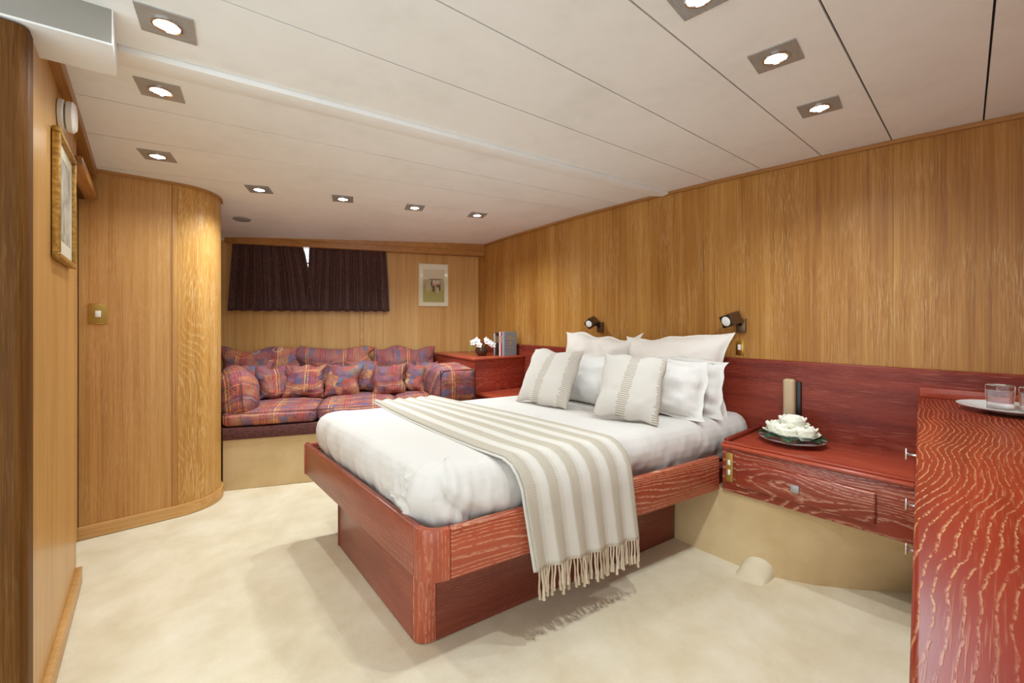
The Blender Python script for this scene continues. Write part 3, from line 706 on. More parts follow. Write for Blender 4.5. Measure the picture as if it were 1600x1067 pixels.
for a, c in zip(rings, rings[1:]):
    for i in range(NP): b.faces.new((a[i], a[(i + 1) % NP], c[(i + 1) % NP], c[i]))
b.faces.new(rings[-1]); b.faces.new(rings[0][::-1])
single('mattress', b, 'white_cotton', 'white sheeted mattress on the red bed frame', 'mattress', ang=60)

# throw blanket with tassels
LEFT = [(1.040, 2.50), (1.010, 2.20), (0.985, 1.92), (0.968, 1.60), (0.958, 1.32), (0.962, 1.20)]
RIGHT = [(1.400, 2.42), (1.440, 2.00), (1.465, 1.70), (1.475, 1.45), (1.480, 1.22), (1.485, 1.10)]
def lerp_poly(P, t):
    f = t * (len(P) - 1); i = min(int(f), len(P) - 2); f -= i
    return P[i][0] + (P[i + 1][0] - P[i][0]) * f, P[i][1] + (P[i + 1][1] - P[i][1]) * f
def rail_y(x): return 1.156 + (x - 0.648) * math.tan(BEDR)
def throw_path(s, under=0.0):
    """points from the far edge over the bed and down past the near rail for one lengthwise yarn"""
    pts = []
    for k in range(41):
        t = k / 40
        xl, yl = lerp_poly(LEFT, t); xr, yr = lerp_poly(RIGHT, t)
        x = xl + (xr - xl) * s; y = yl + (yr - yl) * s
        pts.append(Vector((x, y, mtop(x) + 0.010 + 0.0055 * sin(s * 5.25 * 2 * pi) * (1 - 0.3 * t) + 0.003 * noise.noise(Vector((x * 6, y * 3, 3.3))))))
    x, y, z = pts[-1]
    xb = 1.030 + 0.500 * s; yo = rail_y(xb) - 0.017
    drop = [(0.28, 0.004), (0.55, 0.022), (0.78, 0.055), (0.93, 0.10), (1.0, 0.155)]
    for f, dz in drop:
        xx = x + (xb - x) * min(1, f * 0.5); yy = y + (yo - 0.004 - y) * f
        pts.append(Vector((xx, yy, z - dz)))
    xm = pts[-1].x; ym = pts[-1].y; zm = pts[-1].z; zb = 0.272 - 0.022 * s
    for k in range(1, 15):
        f = k / 14; xx = xm + (xb - xm) * f
        yy = ym + (rail_y(xb) - 0.034 - ym) * f - 0.007 * sin(s * 5.25 * 2 * pi + 1.0) * f
        pts.append(Vector((xx, yy, zm + (zb - zm) * f)))
    if under: pts = [p + Vector((0, under if k > 42 else 0, -0.006)) for k, p in enumerate(pts)]
    return pts
throw = thing('throw_blanket', 'beige and cream striped throw with tassels across the bed', 'blanket', (1.25, 1.5, 0.66))
def cloth(name, s0, s1, NS, under):
    b = bmesh.new(); grid = []; uvl = b.loops.layers.uv.new('UVMap'); UVC = {}
    for i in range(NS + 1):
        s = s0 + (s1 - s0) * i / NS; P = throw_path(s, under); col_ = []; L = 0
        for j, p in enumerate(P):
            if j: L += (p - P[j - 1]).length
            v = b.verts.new(p); UVC[v] = (s, L); col_.append(v)
        grid.append(col_)
    for i in range(NS):
        for j in range(len(grid[0]) - 1):
            f = b.faces.new((grid[i][j], grid[i + 1][j], grid[i + 1][j + 1], grid[i][j + 1]))
            for lp in f.loops: lp[uvl].uv = UVC[lp.vert]
    o = ob(name, b, 'throw_weave', throw, ang=60)
    md = o.modifiers.new('thickness', 'SOLIDIFY'); md.thickness = 0.005; md.offset = 0
cloth('cloth', 0.0, 1.0, 64, 0.0)
cloth('folded_edge', -0.018, 0.11, 10, 0.007)
rng = random.Random(5)
NTAS = 46
for k in range(NTAS):
    s = (k + 0.5) / NTAS; P = throw_path(s); e = P[-1]
    L = 0.105 + rng.uniform(-0.014, 0.012); dx = rng.uniform(-0.010, 0.010); dy = rng.uniform(-0.006, 0.004); ph_ = rng.uniform(0, 6)
    pts = []; rad = []
    for j in range(9):
        f = j / 8
        pts.append(e + Vector((dx * f + 0.0016 * sin(ph_ + f * 9), dy * f, 0.004 - L * f)))
        rad.append([0.0032, 0.0036, 0.0034, 0.0036, 0.0034, 0.0036, 0.0056, 0.0048, 0.0062][j])
    ob('tassel', tube(pts, 0.0035, 6, radii=rad), 'tassel_yarn', throw)

# pillows ------------------------------------------------------------
def put_pillow(name, label, mat, base_mid, xdir, lean, w_, h_, t_, group, seed, roll=0.0, **k):
    """base_mid: middle of the lower edge; xdir: along the lower edge; lean: radians back from vertical"""
    x = Vector((xdir[0], xdir[1], 0)).normalized(); back = Vector((-x.y, x.x, 0))
    if back.x < 0: back = -back
    up = Vector((0, 0, cos(lean))) + back * sin(lean)
    if roll: q = Matrix.Rotation(roll, 4, x.cross(up)); x = q @ x; up = q @ up
    o = Vector(base_mid) + up * (h_ / 2)
    if x.cross(up).x > 0: x = -x
    bm_ = pillow(w_, h_, t_, seed, **k)
    ob_ = ob(name, bm_, mat, M_=frame(o, x, up), ang=80)
    return tag(ob_, label, 'pillow' if 'pillow' in name else 'cushion', group)
PG = 'pillows against the headboard'
put_pillow('pillow', 'large ivory square pillow under the wall lamp farther from the nightstand', 'ivory_cotton', (2.36, 1.86, 0.62), (0.04, -1), 0.20, 0.60, 0.45, 0.19, PG, 2, roll=-0.04, ears=0.10, pinch=0.10, wr=0.022, flange=0.012, freq=5, slump=0.10)
put_pillow('pillow', 'large ivory square pillow nearest the brass wall switch', 'ivory_cotton', (2.38, 1.275, 0.62), (0.03, -1), 0.18, 0.64, 0.445, 0.19, PG, 5, roll=0.02, ears=0.08, pinch=0.06, wr=0.020, flange=0.012, freq=5, slump=0.08)
put_pillow('pillow', 'white pillow standing between the two pleated cushions', 'pillow_cotton', (2.03, 1.60, 0.645), (0.05, -1), 0.42, 0.56, 0.325, 0.18, PG, 8, pinch=0.05, wr=0.020, freq=6)
put_pillow('pillow', 'white pillow with an open flanged end beside the nightstand', 'pillow_cotton', (2.08, 1.195, 0.645), (0.16, -1), 0.36, 0.50, 0.315, 0.18, PG, 11, pinch=0.03, wr=0.026, flange=0.020, freq=7)
put_pillow('pillow', 'white pillow mostly hidden behind the flanged pillow', 'pillow_cotton', (2.25, 1.19, 0.642), (0.06, -1), 0.26, 0.54, 0.31, 0.13, PG, 14, pinch=0.03, wr=0.028, flange=0.02, freq=8)
CG = 'pleated cushions on the bed'
put_pillow('cushion', 'tilted beige pleated cushion at the window end of the bed head', 'pleated_linen', (1.768, 1.775, 0.652), (0.12, -1), 0.50, 0.38, 0.37, 0.12, CG, 21, roll=-0.02, pinch=0.06, wr=0.008)
put_pillow('cushion', 'upright beige pleated cushion in front of the flanged pillow', 'pleated_linen', (1.800, 1.205, 0.655), (0.42, -1), 0.36, 0.325, 0.345, 0.12, CG, 24, roll=-0.11, pinch=0.05, wr=0.008)

# ================================================================== HEADBOARD, BEDSIDE, DRESSER
hb = single('headboard', prism([(2.592, -0.45), (2.6195, -0.45), (2.6195, 3.50), (2.592, 3.50)], 0.30, 0.940, 0.008, 3), 'red_head', 'long low dark red oak headboard along the panelled wall', 'headboard')

ns = thing('nightstand', 'red oak nightstand with one wide drawer beside the bed', 'nightstand', (2.36, 0.53, 0.32))
def dry(x): return 0.049 + (x - 0.53) * 0.0788          # dresser front edge
ob('carcass', prism([(2.135, 0.868), (2.135, dry(2.135) + 0.004), (2.590, dry(2.59) + 0.004), (2.590, 0.868)], 0.322, 0.535, 0.003), 'red_drawer', ns)
ob('top', prism([(2.120, 0.872), (2.120, dry(2.12) + 0.004), (2.590, dry(2.59) + 0.004), (2.590, 0.872)], 0.535, 0.553, 0.007, 3), 'red_shelf', ns)
ob('front_lip', prism([(2.135, 0.868), (2.135, dry(2.14) + 0.004), (2.158, dry(2.16) + 0.004), (2.158, 0.868)], 0.553, 0.563, 0.004, 2), 'red_shelf', ns)
ob('side_lip', prism([(2.16, 0.872), (2.16, 0.848), (2.588, 0.838), (2.588, 0.862)], 0.553, 0.572, 0.006, 2), 'red_head', ns)
d_ = ob('drawer', prism([(2.118, 0.800), (2.118, 0.290), (2.136, 0.290), (2.136, 0.800)], 0.362, 0.487, 0.007, 3), 'red_drawer', ns)
ob('pull', box(2.108, 2.119, 0.540, 0.572, 0.408, 0.440, 0.003), 'brushed_steel', d_)
pl = ob('switch_plate', box(2.130, 2.1355, 0.818, 0.850, 0.372, 0.512, 0.001), 'brass_soft', ns)
for z in (0.418, 0.466): ob('rocker', box(2.126, 2.131, 0.828, 0.840, z - 0.012, z + 0.012, 0.001), 'white_plastic', pl)

dr_ = thing('dresser', 'tall red limed-oak dresser with swirling pale grain on its top', 'dresser', (1.5, -0.15, 0))
DX0, DX1 = 0.40, 2.588
def dpoly(x0, x1, inset, back=-0.45): return [(x0, dry(x0) - inset), (x1, dry(x1) - inset), (x1, back), (x0, back)]
ob('top', prism(dpoly(DX0, DX1, 0.0), 0.790, 0.820, 0.007, 3), 'red_top', dr_)
ob('upstand', prism([(2.566, dry(2.566) - 0.004), (2.588, dry(2.588) - 0.004), (2.588, -0.45), (2.566, -0.45)], 0.820, 0.862, 0.004), 'red_shelf', dr_)
ob('carcass', prism(dpoly(DX0 + 0.02, DX1, 0.022), 0.0, 0.790, 0.002), 'red_drawer', dr_)
def dresser_drawer(x0, x1, z0, z1, kx):
    d = ob('drawer', prism([(x0, dry(x0) - 0.0225), (x1, dry(x1) - 0.0225), (x1, dry(x1) - 0.004), (x0, dry(x0) - 0.004)], z0, z1, 0.005, 2), 'red_drawer', dr_)
    if kx:
        y = dry(kx) - 0.004; zm = kx_z
        m = Matrix.Translation((kx, y, zm)) @ Matrix.Rotation(-pi / 2, 4, 'X')
        k = ob('knob', lathe([(0, 0), (0.011, 0), (0.011, 0.002), (0.005, 0.005), (0.0042, 0.022), (0.0075, 0.029), (0, 0.030)], 16, m=m), 'chrome', d)
        ob('knob_bar', box(kx - 0.004, kx + 0.004, y + 0.028, y + 0.034, zm - 0.020, zm + 0.020, 0.002), 'chrome', d)
for z0, z1, kx_z in ((0.615, 0.765, 0.695), (0.430, 0.602, 0.522), (0.120, 0.417, 0.368)):
    dresser_drawer(1.52, 2.10, z0, z1, 1.97)

# carpeted duct stub by the plinth
b = bmesh.new()
p0 = Vector((2.17, 0.70, 0.022)); p1 = Vector((1.965, 0.712, -0.008)); R_ = []
for i in range(9):
    p = p0.lerp(p1, i / 8); ring = []
    for k in range(13):
        a = pi * k / 12; ring.append(b.verts.new((p.x, p.y + 0.064 * cos(a), p.z - 0.02 + 0.078 * sin(a) ** 0.8 * (1 - 0.92 * (i / 8) ** 1.3))))
    R_.append(ring)
for a, c in zip(R_, R_[1:]):
    for k in range(12): b.faces.new((a[k], a[k + 1], c[k + 1], c[k]))
b.faces.new(R_[0]); b.faces.new(R_[-1][::-1])
single('duct_cover', b, 'carpet', 'cream carpeted duct stub on the floor at the kick wall', 'duct cover', ang=60)

# ================================================================== CORNER CABINET AND FAR NIGHTSTAND
cc_ = thing('corner_cabinet', 'angular red oak corner cabinet behind the sofa arm', 'cabinet', (2.35, 3.1, 0))
cpoly = [(2.590, 2.805), (2.052, 2.835), (2.175, 3.715), (2.590, 3.545)]
ob('carcass', prism(cpoly, 0.0, 0.822, 0.004), 'red_cab', cc_)
ob('top', prism([(2.590, 2.792), (2.036, 2.822), (2.158, 3.715), (2.590, 3.545)], 0.822, 0.845, 0.008, 3), 'red_shelf', cc_)
fs = thing('side_shelf', 'low red oak shelf between the bed and the corner cabinet', 'shelf', (2.33, 2.45, 0))
ob('carcass', prism([(2.10, 2.225), (2.588, 2.15), (2.588, 2.790), (2.07, 2.818)], 0.0, 0.535, 0.003), 'red_cab', fs)
ob('top', prism([(2.085, 2.22), (2.588, 2.14), (2.588, 2.790), (2.05, 2.818)], 0.535, 0.557, 0.006, 3), 'red_shelf', fs)

# books on the corner cabinet
BG = 'books on the corner cabinet'
bd = Vector((1.0, -0.055, 0)).normalized()     # covers face the bed, the row runs along the wall towards the window wall
def book(label, mat, x0, y0, wid, th, h_, rz, cover=False):
    m = Matrix.Translation((x0, y0, 0.845)) @ Matrix.Rotation(rz, 4, 'Z')
    t = thing('book', label, 'book', group=BG, mat=m)
    # local: x = cover width (spine at x = 0), y = thickness
    b = box(0, wid, 0, 0.003, 0, h_); box(0, wid, th - 0.003, th, 0, h_, bm=b); box(0, 0.003, 0.003, th - 0.003, 0, h_, bm=b)
    ob('cover', b, mat, t, world=False, M_=Matrix())
    ob('pages', box(0.003, wid - 0.004, 0.003, th - 0.003, 0.003, h_ - 0.003), 'paper', t, world=False, M_=Matrix())
    if cover:
        for zz, x_0, x_1, hh in ((0.168, 0.045, 0.105, 0.007), (0.147, 0.028, 0.122, 0.011), (0.070, 0.030, 0.120, 0.005)):
            ob('gilt_lettering', box(x_0, x_1, -0.0006, 0.0001, zz, zz + hh), 'gold_print', t, world=False, M_=Matrix())
        ob('gilt_emblem', lathe([(0.008, 0), (0.0165, 0), (0.0165, 0.0006), (0.008, 0.0006), (0.008, 0)], 20, m=Matrix.Translation((0.074, 0.0001, 0.112)) @ Matrix.Rotation(pi / 2, 4, 'X')), 'gold_print', t, world=False, M_=Matrix())
    else:
        ob('title_mark', box(-0.0006, 0.0001, th * 0.35, th * 0.65, h_ * 0.55, h_ * 0.85), 'gold_print' if mat != 'book_white' else 'book_red', t, world=False, M_=Matrix())
    return t
bx, by, brz = 2.400, 2.862, 0.02
book('grey blue hardback with gilt lettering on its front cover', 'book_grey', bx, by, 0.150, 0.030, 0.215, brz, True)
yy = by + 0.032
for lab, mt, th, hh, wd in (('bright red hardback beside the grey book', 'book_red', 0.024, 0.212, 0.145), ('thin white paperback next to the red book', 'book_white', 0.020, 0.214, 0.140), ('black hardback between the white and the brown books', 'book_black', 0.026, 0.206, 0.140),
                            ('dark brown hardback beside the black book', 'book_brown', 0.026, 0.208, 0.145), ('silver hardback at the end of the row by the orchid', 'book_silver', 0.020, 0.200, 0.140)):
    book(lab, mt, bx + 0.004, yy, wd, th, hh, brz); yy += th + 0.002

# orchid in a glass bowl
ot = thing('orchid_bowl', 'white orchids in a round brown glass bowl on the corner cabinet', 'flowers', (2.265, 3.02, 0.845))
ob('bowl', lathe([(0.0, 0.0), (0.030, 0.0), (0.048, 0.016), (0.060, 0.045), (0.054, 0.078), (0.050, 0.078), (0.056, 0.045), (0.045, 0.019), (0.0, 0.006)], 28), 'bowl_glass', ot, world=False, M_=Matrix())
ob('bark_filling', lathe([(0, 0.008), (0.042, 0.019), (0.052, 0.045), (0.045, 0.060), (0, 0.068)], 20), 'bark', ot, world=False, M_=Matrix())
rng = random.Random(11)
def flower(parent, c, R, mat, face, n_=5, name='blossom'):
    b = bmesh.new(); z = Vector(face).normalized(); x = z.orthogonal().normalized(); y = z.cross(x)
    for k in range(n_):
        a = 2 * pi * k / n_ + rng.uniform(-0.2, 0.2); d = x * cos(a) + y * sin(a); s = z.cross(d)
        pts = []
        for i in range(5):
            f = i / 4; wd = R * 0.48 * sin(pi * min(0.97, f * 0.85 + 0.12))
            pts.append([b.verts.new(Vector(c) + d * (R * f) + s * (wd * e_) + z * (R * (0.30 * f * f - 0.18 * abs(e_) * f) + 0.002 * k)) for e_ in (-1, 0, 1)])
        for p, q in zip(pts, pts[1:]):
            for j in range(2): b.faces.new((p[j], p[j + 1], q[j + 1], q[j]))
    o_ = ob(name, b, mat, parent, world=False, M_=Matrix(), ang=80); mo = o_.modifiers.new('thickness', 'SOLIDIFY'); mo.thickness = 0.0015
    return o_
for (cx, cy, cz, fx, fy) in ((-0.070, 0.035, 0.118, -0.6, -0.7), (-0.045, 0.010, 0.128, -0.5, -0.9), (-0.030, 0.030, 0.138, -0.3, -0.8), (-0.04, -0.02, 0.098, -0.7, -0.7), (0.035, -0.040, 0.126, -0.4, -0.8), (0.060, -0.055, 0.110, -0.4, -0.9), (0.045, -0.01, 0.138, -0.2, -0.8), (0.075, -0.07, 0.096, -0.3, -0.9)):
    flower(ot, (cx, cy, cz), 0.030, 'petal_white', (fx, fy, 0.35))
for k in range(3):
    a = (-0.05, 0.02, 0.12) if k == 0 else ((0.05, -0.04, 0.12) if k == 1 else (-0.085, 0.05, 0.085))
    ob('stem', tube([(0, 0, 0.055), (a[0] * 0.4, a[1] * 0.4, 0.10), a], 0.0022, 6), 'leaf_light', ot, world=False, M_=Matrix())
for k in range(6):
    c = Vector((-0.088 + rng.uniform(-0.02, 0.012), 0.045 + rng.uniform(-0.015, 0.015), 0.088 - 0.011 * k))
    ob('bud', lathe([(0, -0.007), (0.005, -0.003), (0.006, 0.002), (0, 0.007)], 8, m=Matrix.Translation(c)), 'leaf_light', ot, world=False, M_=Matrix())

# ================================================================== SOFA
SO = Vector((0.357, 3.430, 0)); SU = Vector((0.9217, -0.3879, 0)); SV = Vector((0.3879, 0.9217, 0))
def sp(u, v, z): return SO + SU * u + SV * v + Vector((0, 0, z))
SM = Matrix(((SU.x, SV.x, 0, SO.x), (SU.y, SV.y, 0, SO.y), (0, 0, 1, 0), (0, 0, 0, 1)))
sofa = thing('sofa_bench', 'built-in sofa base with tan carpet front and maroon edge board', 'sofa', mat=SM)
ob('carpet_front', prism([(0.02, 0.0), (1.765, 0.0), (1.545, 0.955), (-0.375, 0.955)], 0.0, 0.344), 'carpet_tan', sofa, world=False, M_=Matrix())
ob('edge_board', prism([(0.02, -0.012), (1.768, -0.012), (1.548, 0.958), (-0.376, 0.958)], 0.344, 0.424, 0.005), 'maroon_board', sofa, world=False, M_=Matrix())
def soft(name, label, cat, group, bm_, mat, u, v, z, yaw=0.0, pitch=0.0, roll=0.0, pipe=None):
    m = SM @ Matrix.Translation((u, v, z)) @ Matrix.Rotation(yaw, 4, 'Z') @ Matrix.Rotation(pitch, 4, 'X') @ Matrix.Rotation(roll, 4, 'Y')
    o = ob(name, bm_, mat, M_=m, ang=70); tag(o, label, cat, group)
    if pipe:
        w2, d2, zz = pipe; pts = [(-w2, -d2, zz), (w2, -d2, zz), (w2, d2, zz), (-w2, d2, zz), (-w2, -d2, zz)]
    return o
def seat(label, u0, u1, seed, d0=0.0, d1=0.70):
    w_ = u1 - u0
    o = soft('seat_cushion', label, 'cushion', 'sofa seat cushions', softbox(w_, d1 - d0, 0.105, 0.035, seed, 0.018, 0.004, 16), 'plaid', (u0 + u1) / 2, (d0 + d1) / 2, 0.424 + 0.052)
    h_ = 0.052; r = 0.022
    loop = []
    for (sx, sy) in ((-1, -1), (1, -1), (1, 1), (-1, 1)):
        for k in range(5):
            a0 = {(-1, -1): pi, (1, -1): -pi / 2, (1, 1): 0, (-1, 1): pi / 2}[(sx, sy)]; a = a0 + k * pi / 8
            loop.append((sx * (w_ / 2 - 0.03) + 0.024 * cos(a), sy * ((d1 - d0) / 2 - 0.03) + 0.024 * sin(a), 0.041))
    loop.append(loop[0])
    ob('piping', tube(loop, 0.0045, 6), 'piping', o, world=False, M_=Matrix())
seat('plaid seat cushion beside the curved oak wall', 0.005, 0.600, 1)
seat('plaid seat cushion in the middle of the sofa', 0.602, 1.160, 2)
seat('plaid seat cushion on the corner cabinet side of the sofa', 1.162, 1.60, 3)
KG = 'sofa back cushions'
def back(label, uc, w_, h_, seed, lean=0.22, tilt=0.0, v=0.80):
    m = SM @ Matrix.Translation((uc, v, 0.53)) @ Matrix.Rotation(tilt, 4, 'Y') @ Matrix.Rotation(pi / 2 - lean, 4, 'X') @ Matrix.Translation((0, h_ / 2, 0))
    o = ob('back_cushion', pillow(w_, h_, 0.20, seed, pinch=0.02, wr=0.024, ears=0.0, freq=6, slump=0.12), 'plaid', M_=m, ang=80); tag(o, label, 'cushion', KG)
back('plaid back cushion leaning nearest the curved oak wall', 0.02, 0.62, 0.40, 31)
back('plaid back cushion in the middle of the sofa back', 0.665, 0.66, 0.39, 32)
back('plaid back cushion next to the corner cabinet', 1.275, 0.58, 0.38, 33)
# arm bolsters
AG = 'sofa arm bolsters'
o = soft('arm_bolster', 'plump plaid arm bolster pressed against the curved oak wall', 'cushion', AG, softbox(0.215, 0.50, 0.345, 0.1065, 41, 0.010, 0.010, 22), 'plaid', 0.042, 0.245, 0.630, yaw=0.34, roll=-0.06, pitch=0.04)
pts = [(0.004, -0.262 + 0.10 * abs(a / 12) ** 4, 0.160 * a / 12) for a in range(-12, 13)]
ob('seam_piping', tube(pts, 0.005, 6), 'piping', o, world=False, M_=Matrix())
o = soft('arm_bolster', 'square-ended plaid arm bolster against the corner cabinet', 'cushion', AG, softbox(0.30, 0.50, 0.26, 0.05, 44, 0.016, 0.010, 18), 'plaid', 1.590, 0.20, 0.528 + 0.125, yaw=0.16)
sq = [(-0.145, -0.235, -0.115), (-0.145, -0.235, 0.115), (0.145, -0.235, 0.115), (0.145, -0.235, -0.115), (-0.145, -0.235, -0.115)]
ob('seam_piping', tube([Vector(p) for p in sq], 0.005, 6), 'piping', o, world=False, M_=Matrix())
# scatter cushions
TG = 'scatter cushions on the sofa'
def scat(label, uc, v, sz, hz, mat, seed, lean=0.3, yaw=0.0, roll=0.0):
    m = SM @ Matrix.Translation((uc, v, 0.532)) @ Matrix.Rotation(yaw, 4, 'Z') @ Matrix.Rotation(pi / 2 - lean, 4, 'X') @ Matrix.Translation((0, hz / 2, 0)) @ Matrix.Rotation(roll, 4, 'Z')
    o = ob('scatter_cushion', pillow(sz, hz, 0.13, seed, pinch=0.10, wr=0.016, n_=26, slump=0.10, freq=11), mat, M_=m, ang=80); tag(o, label, 'cushion', TG)
scat('orange floral scatter cushion half hidden behind the plump bolster', 0.09, 0.50, 0.30, 0.29, 'floral_b', 51, yaw=0.35, roll=0.08)
scat('narrow plaid scatter cushion with red checks beside the orange floral one', 0.25, 0.42, 0.24, 0.27, 'plaid', 52, yaw=0.45, lean=0.25)
scat('plump plaid scatter cushion in front of the gap between two back cushions', 0.455, 0.42, 0.31, 0.28, 'plaid', 53, yaw=0.05, roll=-0.05)
scat('orange and violet floral scatter cushion at the middle of the sofa', 0.745, 0.43, 0.29, 0.28, 'floral', 54, yaw=-0.12)
scat('plaid and orange scatter cushion tucked behind the middle floral one', 0.885, 0.56, 0.28, 0.29, 'floral_b', 55, yaw=-0.1)
scat('dark plaid scatter cushion in front of the back cushion by the corner cabinet', 1.115, 0.42, 0.28, 0.27, 'plaid', 56, yaw=-0.05)
scat('yellow and red floral scatter cushion beside the dark plaid one', 1.33, 0.46, 0.22, 0.26, 'floral', 57, yaw=-0.4)
scat('floral scatter cushion squeezed next to the square-ended bolster', 1.43, 0.60, 0.22, 0.26, 'floral_b', 58, yaw=-0.5)

# ================================================================== CURTAINS
KC = 'short curtains on the window'
def curtain(label, top, bot, z0t, z0b, seed, folds):
    b = bmesh.new(); NX, NZ = 110, 16; V = []
    rg = random.Random(seed); ph_ = [rg.uniform(0, 6.28) for _ in range(4)]
    for i in range(NX + 1):
        s = i / NX; cv = []
        for j in range(NZ + 1):
            t = j / NZ
            a0 = top[0] + (bot[0] - top[0]) * t; a1 = top[1] + (bot[1] - top[1]) * (t ** 0.7)
            a = a0 + (a1 - a0) * s
            amp = 0.007 + 0.012 * t
            d = 0.052 + amp * (sin(s * folds * 2 * pi + ph_[0] + 0.5 * sin(s * 9 + ph_[1])) + 0.45 * sin(s * folds * 4.7 * pi + ph_[2])) 
            z = z0t + (z0b - z0t) * t + 0.004 * sin(s * folds * 2 * pi + ph_[3]) * t
            cv.append(b.verts.new(fw(a, d, z)))
        V.append(cv)
    for i in range(NX):
        for j in range(NZ): b.faces.new((V[i][j], V[i + 1][j], V[i + 1][j + 1], V[i][j + 1]))
    xs = fw((bot[0] + bot[1]) / 2, 0.05, z0b)
    bmesh.ops.translate(b, vec=-xs, verts=b.verts)
    o = ob('curtain', b, 'curtain_cloth', M_=Matrix.Translation(xs), ang=80); tag(o, label, 'curtain', KC)
    m_ = o.modifiers.new('thickness', 'SOLIDIFY'); m_.thickness = 0.003
curtain('short dark maroon curtain on the curved wall side of the window', (2.222, 1.678), (2.258, 1.560), 1.862, 1.250, 3, 7.0)
curtain('short dark maroon curtain on the picture side of the window', (1.612, 0.942), (1.640, 0.906), 1.862, 1.252, 8, 8.5)

# ================================================================== PICTURES
pt = thing('picture', 'small cream framed print of two figures in a garden', 'picture', mat=Matrix(((-EA.x, 0, EN.x, 0), (-EA.y, 0, EN.y, 0), (0, 1, 0, 0), (0, 0, 0, 1))))
c_ = fw(0.470, 0.0, 1.5265); mm = pt.matrix_basis.copy(); mm.translation = c_; pt.matrix_basis = mm
W2, H2 = 0.150, 0.216
b = bmesh.new()
for x0, x1, y0, y1 in ((-W2, W2, H2 - 0.008, H2), (-W2, W2, -H2, -H2 + 0.008), (-W2, -W2 + 0.008, -H2 + 0.008, H2 - 0.008), (W2 - 0.008, W2, -H2 + 0.008, H2 - 0.008)): box(x0, x1, y0, y1, 0.0, 0.016, 0.001, bm=b)
ob('frame', b, 'frame_cream', pt, world=False, M_=Matrix())
ob('mat_board', box(-W2 + 0.008, W2 - 0.008, -H2 + 0.008, H2 - 0.008, 0.0, 0.008), 'mat_board', pt, world=False, M_=Matrix())
ob('print', box(-0.106, 0.110, -0.175, 0.160, 0.008, 0.009), 'print_garden', pt, world=False, M_=Matrix.Diagonal((1, 1, 1, 1)))
ob('glass', box(-W2 + 0.008, W2 - 0.008, -H2 + 0.008, H2 - 0.008, 0.012, 0.0135), 'pane_glass', pt, world=False, M_=Matrix())

pg = thing('picture', 'gilt framed pale picture on the honey oak wall', 'picture', mat=Matrix(((0, 0, 1, -0.240), (1, 0, 0, 2.195), (0, 1, 0, 1.575), (0, 0, 0, 1))))
W2, H2 = 0.20, 0.215
b = bmesh.new()
for x0, x1, y0, y1 in ((-W2, W2, H2 - 0.018, H2), (-W2, W2, -H2, -H2 + 0.018), (-W2, -W2 + 0.018, -H2 + 0.018, H2 - 0.018), (W2 - 0.018, W2, -H2 + 0.018, H2 - 0.018)): box(x0, x1, y0, y1, 0.0, 0.020, 0.003, bm=b)
ob('frame', b, 'gilt', pg, world=False, M_=Matrix())
ob('mat_board', box(-W2 + 0.018, W2 - 0.018, -H2 + 0.018, H2 - 0.018, 0.0, 0.008), 'mat_board', pg, world=False, M_=Matrix())
ob('print', box(-0.13, 0.13, -0.14, 0.15, 0.008, 0.009), 'print_pale', pg, world=False, M_=Matrix())
ob('glass', box(-W2 + 0.018, W2 - 0.018, -H2 + 0.018, H2 - 0.018, 0.012, 0.0135), 'pane_glass', pg, world=False, M_=Matrix())

# smoke alarm
sa = thing('smoke_alarm', 'round white smoke alarm above the gilt picture', 'alarm', mat=Matrix(((0, 0, 1, -0.240), (1, 0, 0, 2.150), (0, 1, 0, 1.878), (0, 0, 0, 1))))
ob('base_plate', lathe([(0, 0), (0.056, 0), (0.056, 0.012), (0.050, 0.014), (0, 0.014)], 32), 'white_plastic', sa, world=False, M_=Matrix())
ob('sensor_cap', lathe([(0.030, 0.014), (0.052, 0.020), (0.054, 0.034), (0.044, 0.042), (0, 0.044)], 32), 'white_plastic', sa, world=False, M_=Matrix())

# ================================================================== SWITCHES, WALL LAMPS, PHONE
sw = thing('light_switch', 'square brass light switch on the curved oak wall', 'switch', (-0.210, 3.157, 1.193))
ob('plate', box(-0.243, -0.177, 3.151, 3.157, 1.144, 1.242, 0.002), 'brass_soft', sw)
ob('rim', join(box(-0.247, -0.173, 3.153, 3.157, 1.139, 1.146, 0.001), join(box(-0.247, -0.173, 3.153, 3.157, 1.240, 1.247, 0.001), join(box(-0.247, -0.240, 3.153, 3.157, 1.146, 1.240, 0.001), box(-0.180, -0.173, 3.153, 3.157, 1.146, 1.240, 0.001)))), 'brass', sw)
ob('rocker', box(-0.221, -0.199, 3.145, 3.152, 1.176, 1.210, 0.002), 'white_plastic', sw)
sw = thing('light_switch', 'narrow brass light switch on the panelled wall above the headboard', 'switch', (2.62, 0.966, 0.957))
ob('plate', box(2.614, 2.62, 0.945, 0.987, 0.957, 1.045, 0.002), 'brass', sw)
ob('rocker', box(2.608, 2.615, 0.958, 0.974, 0.985, 1.018, 0.002), 'white_plastic', sw)

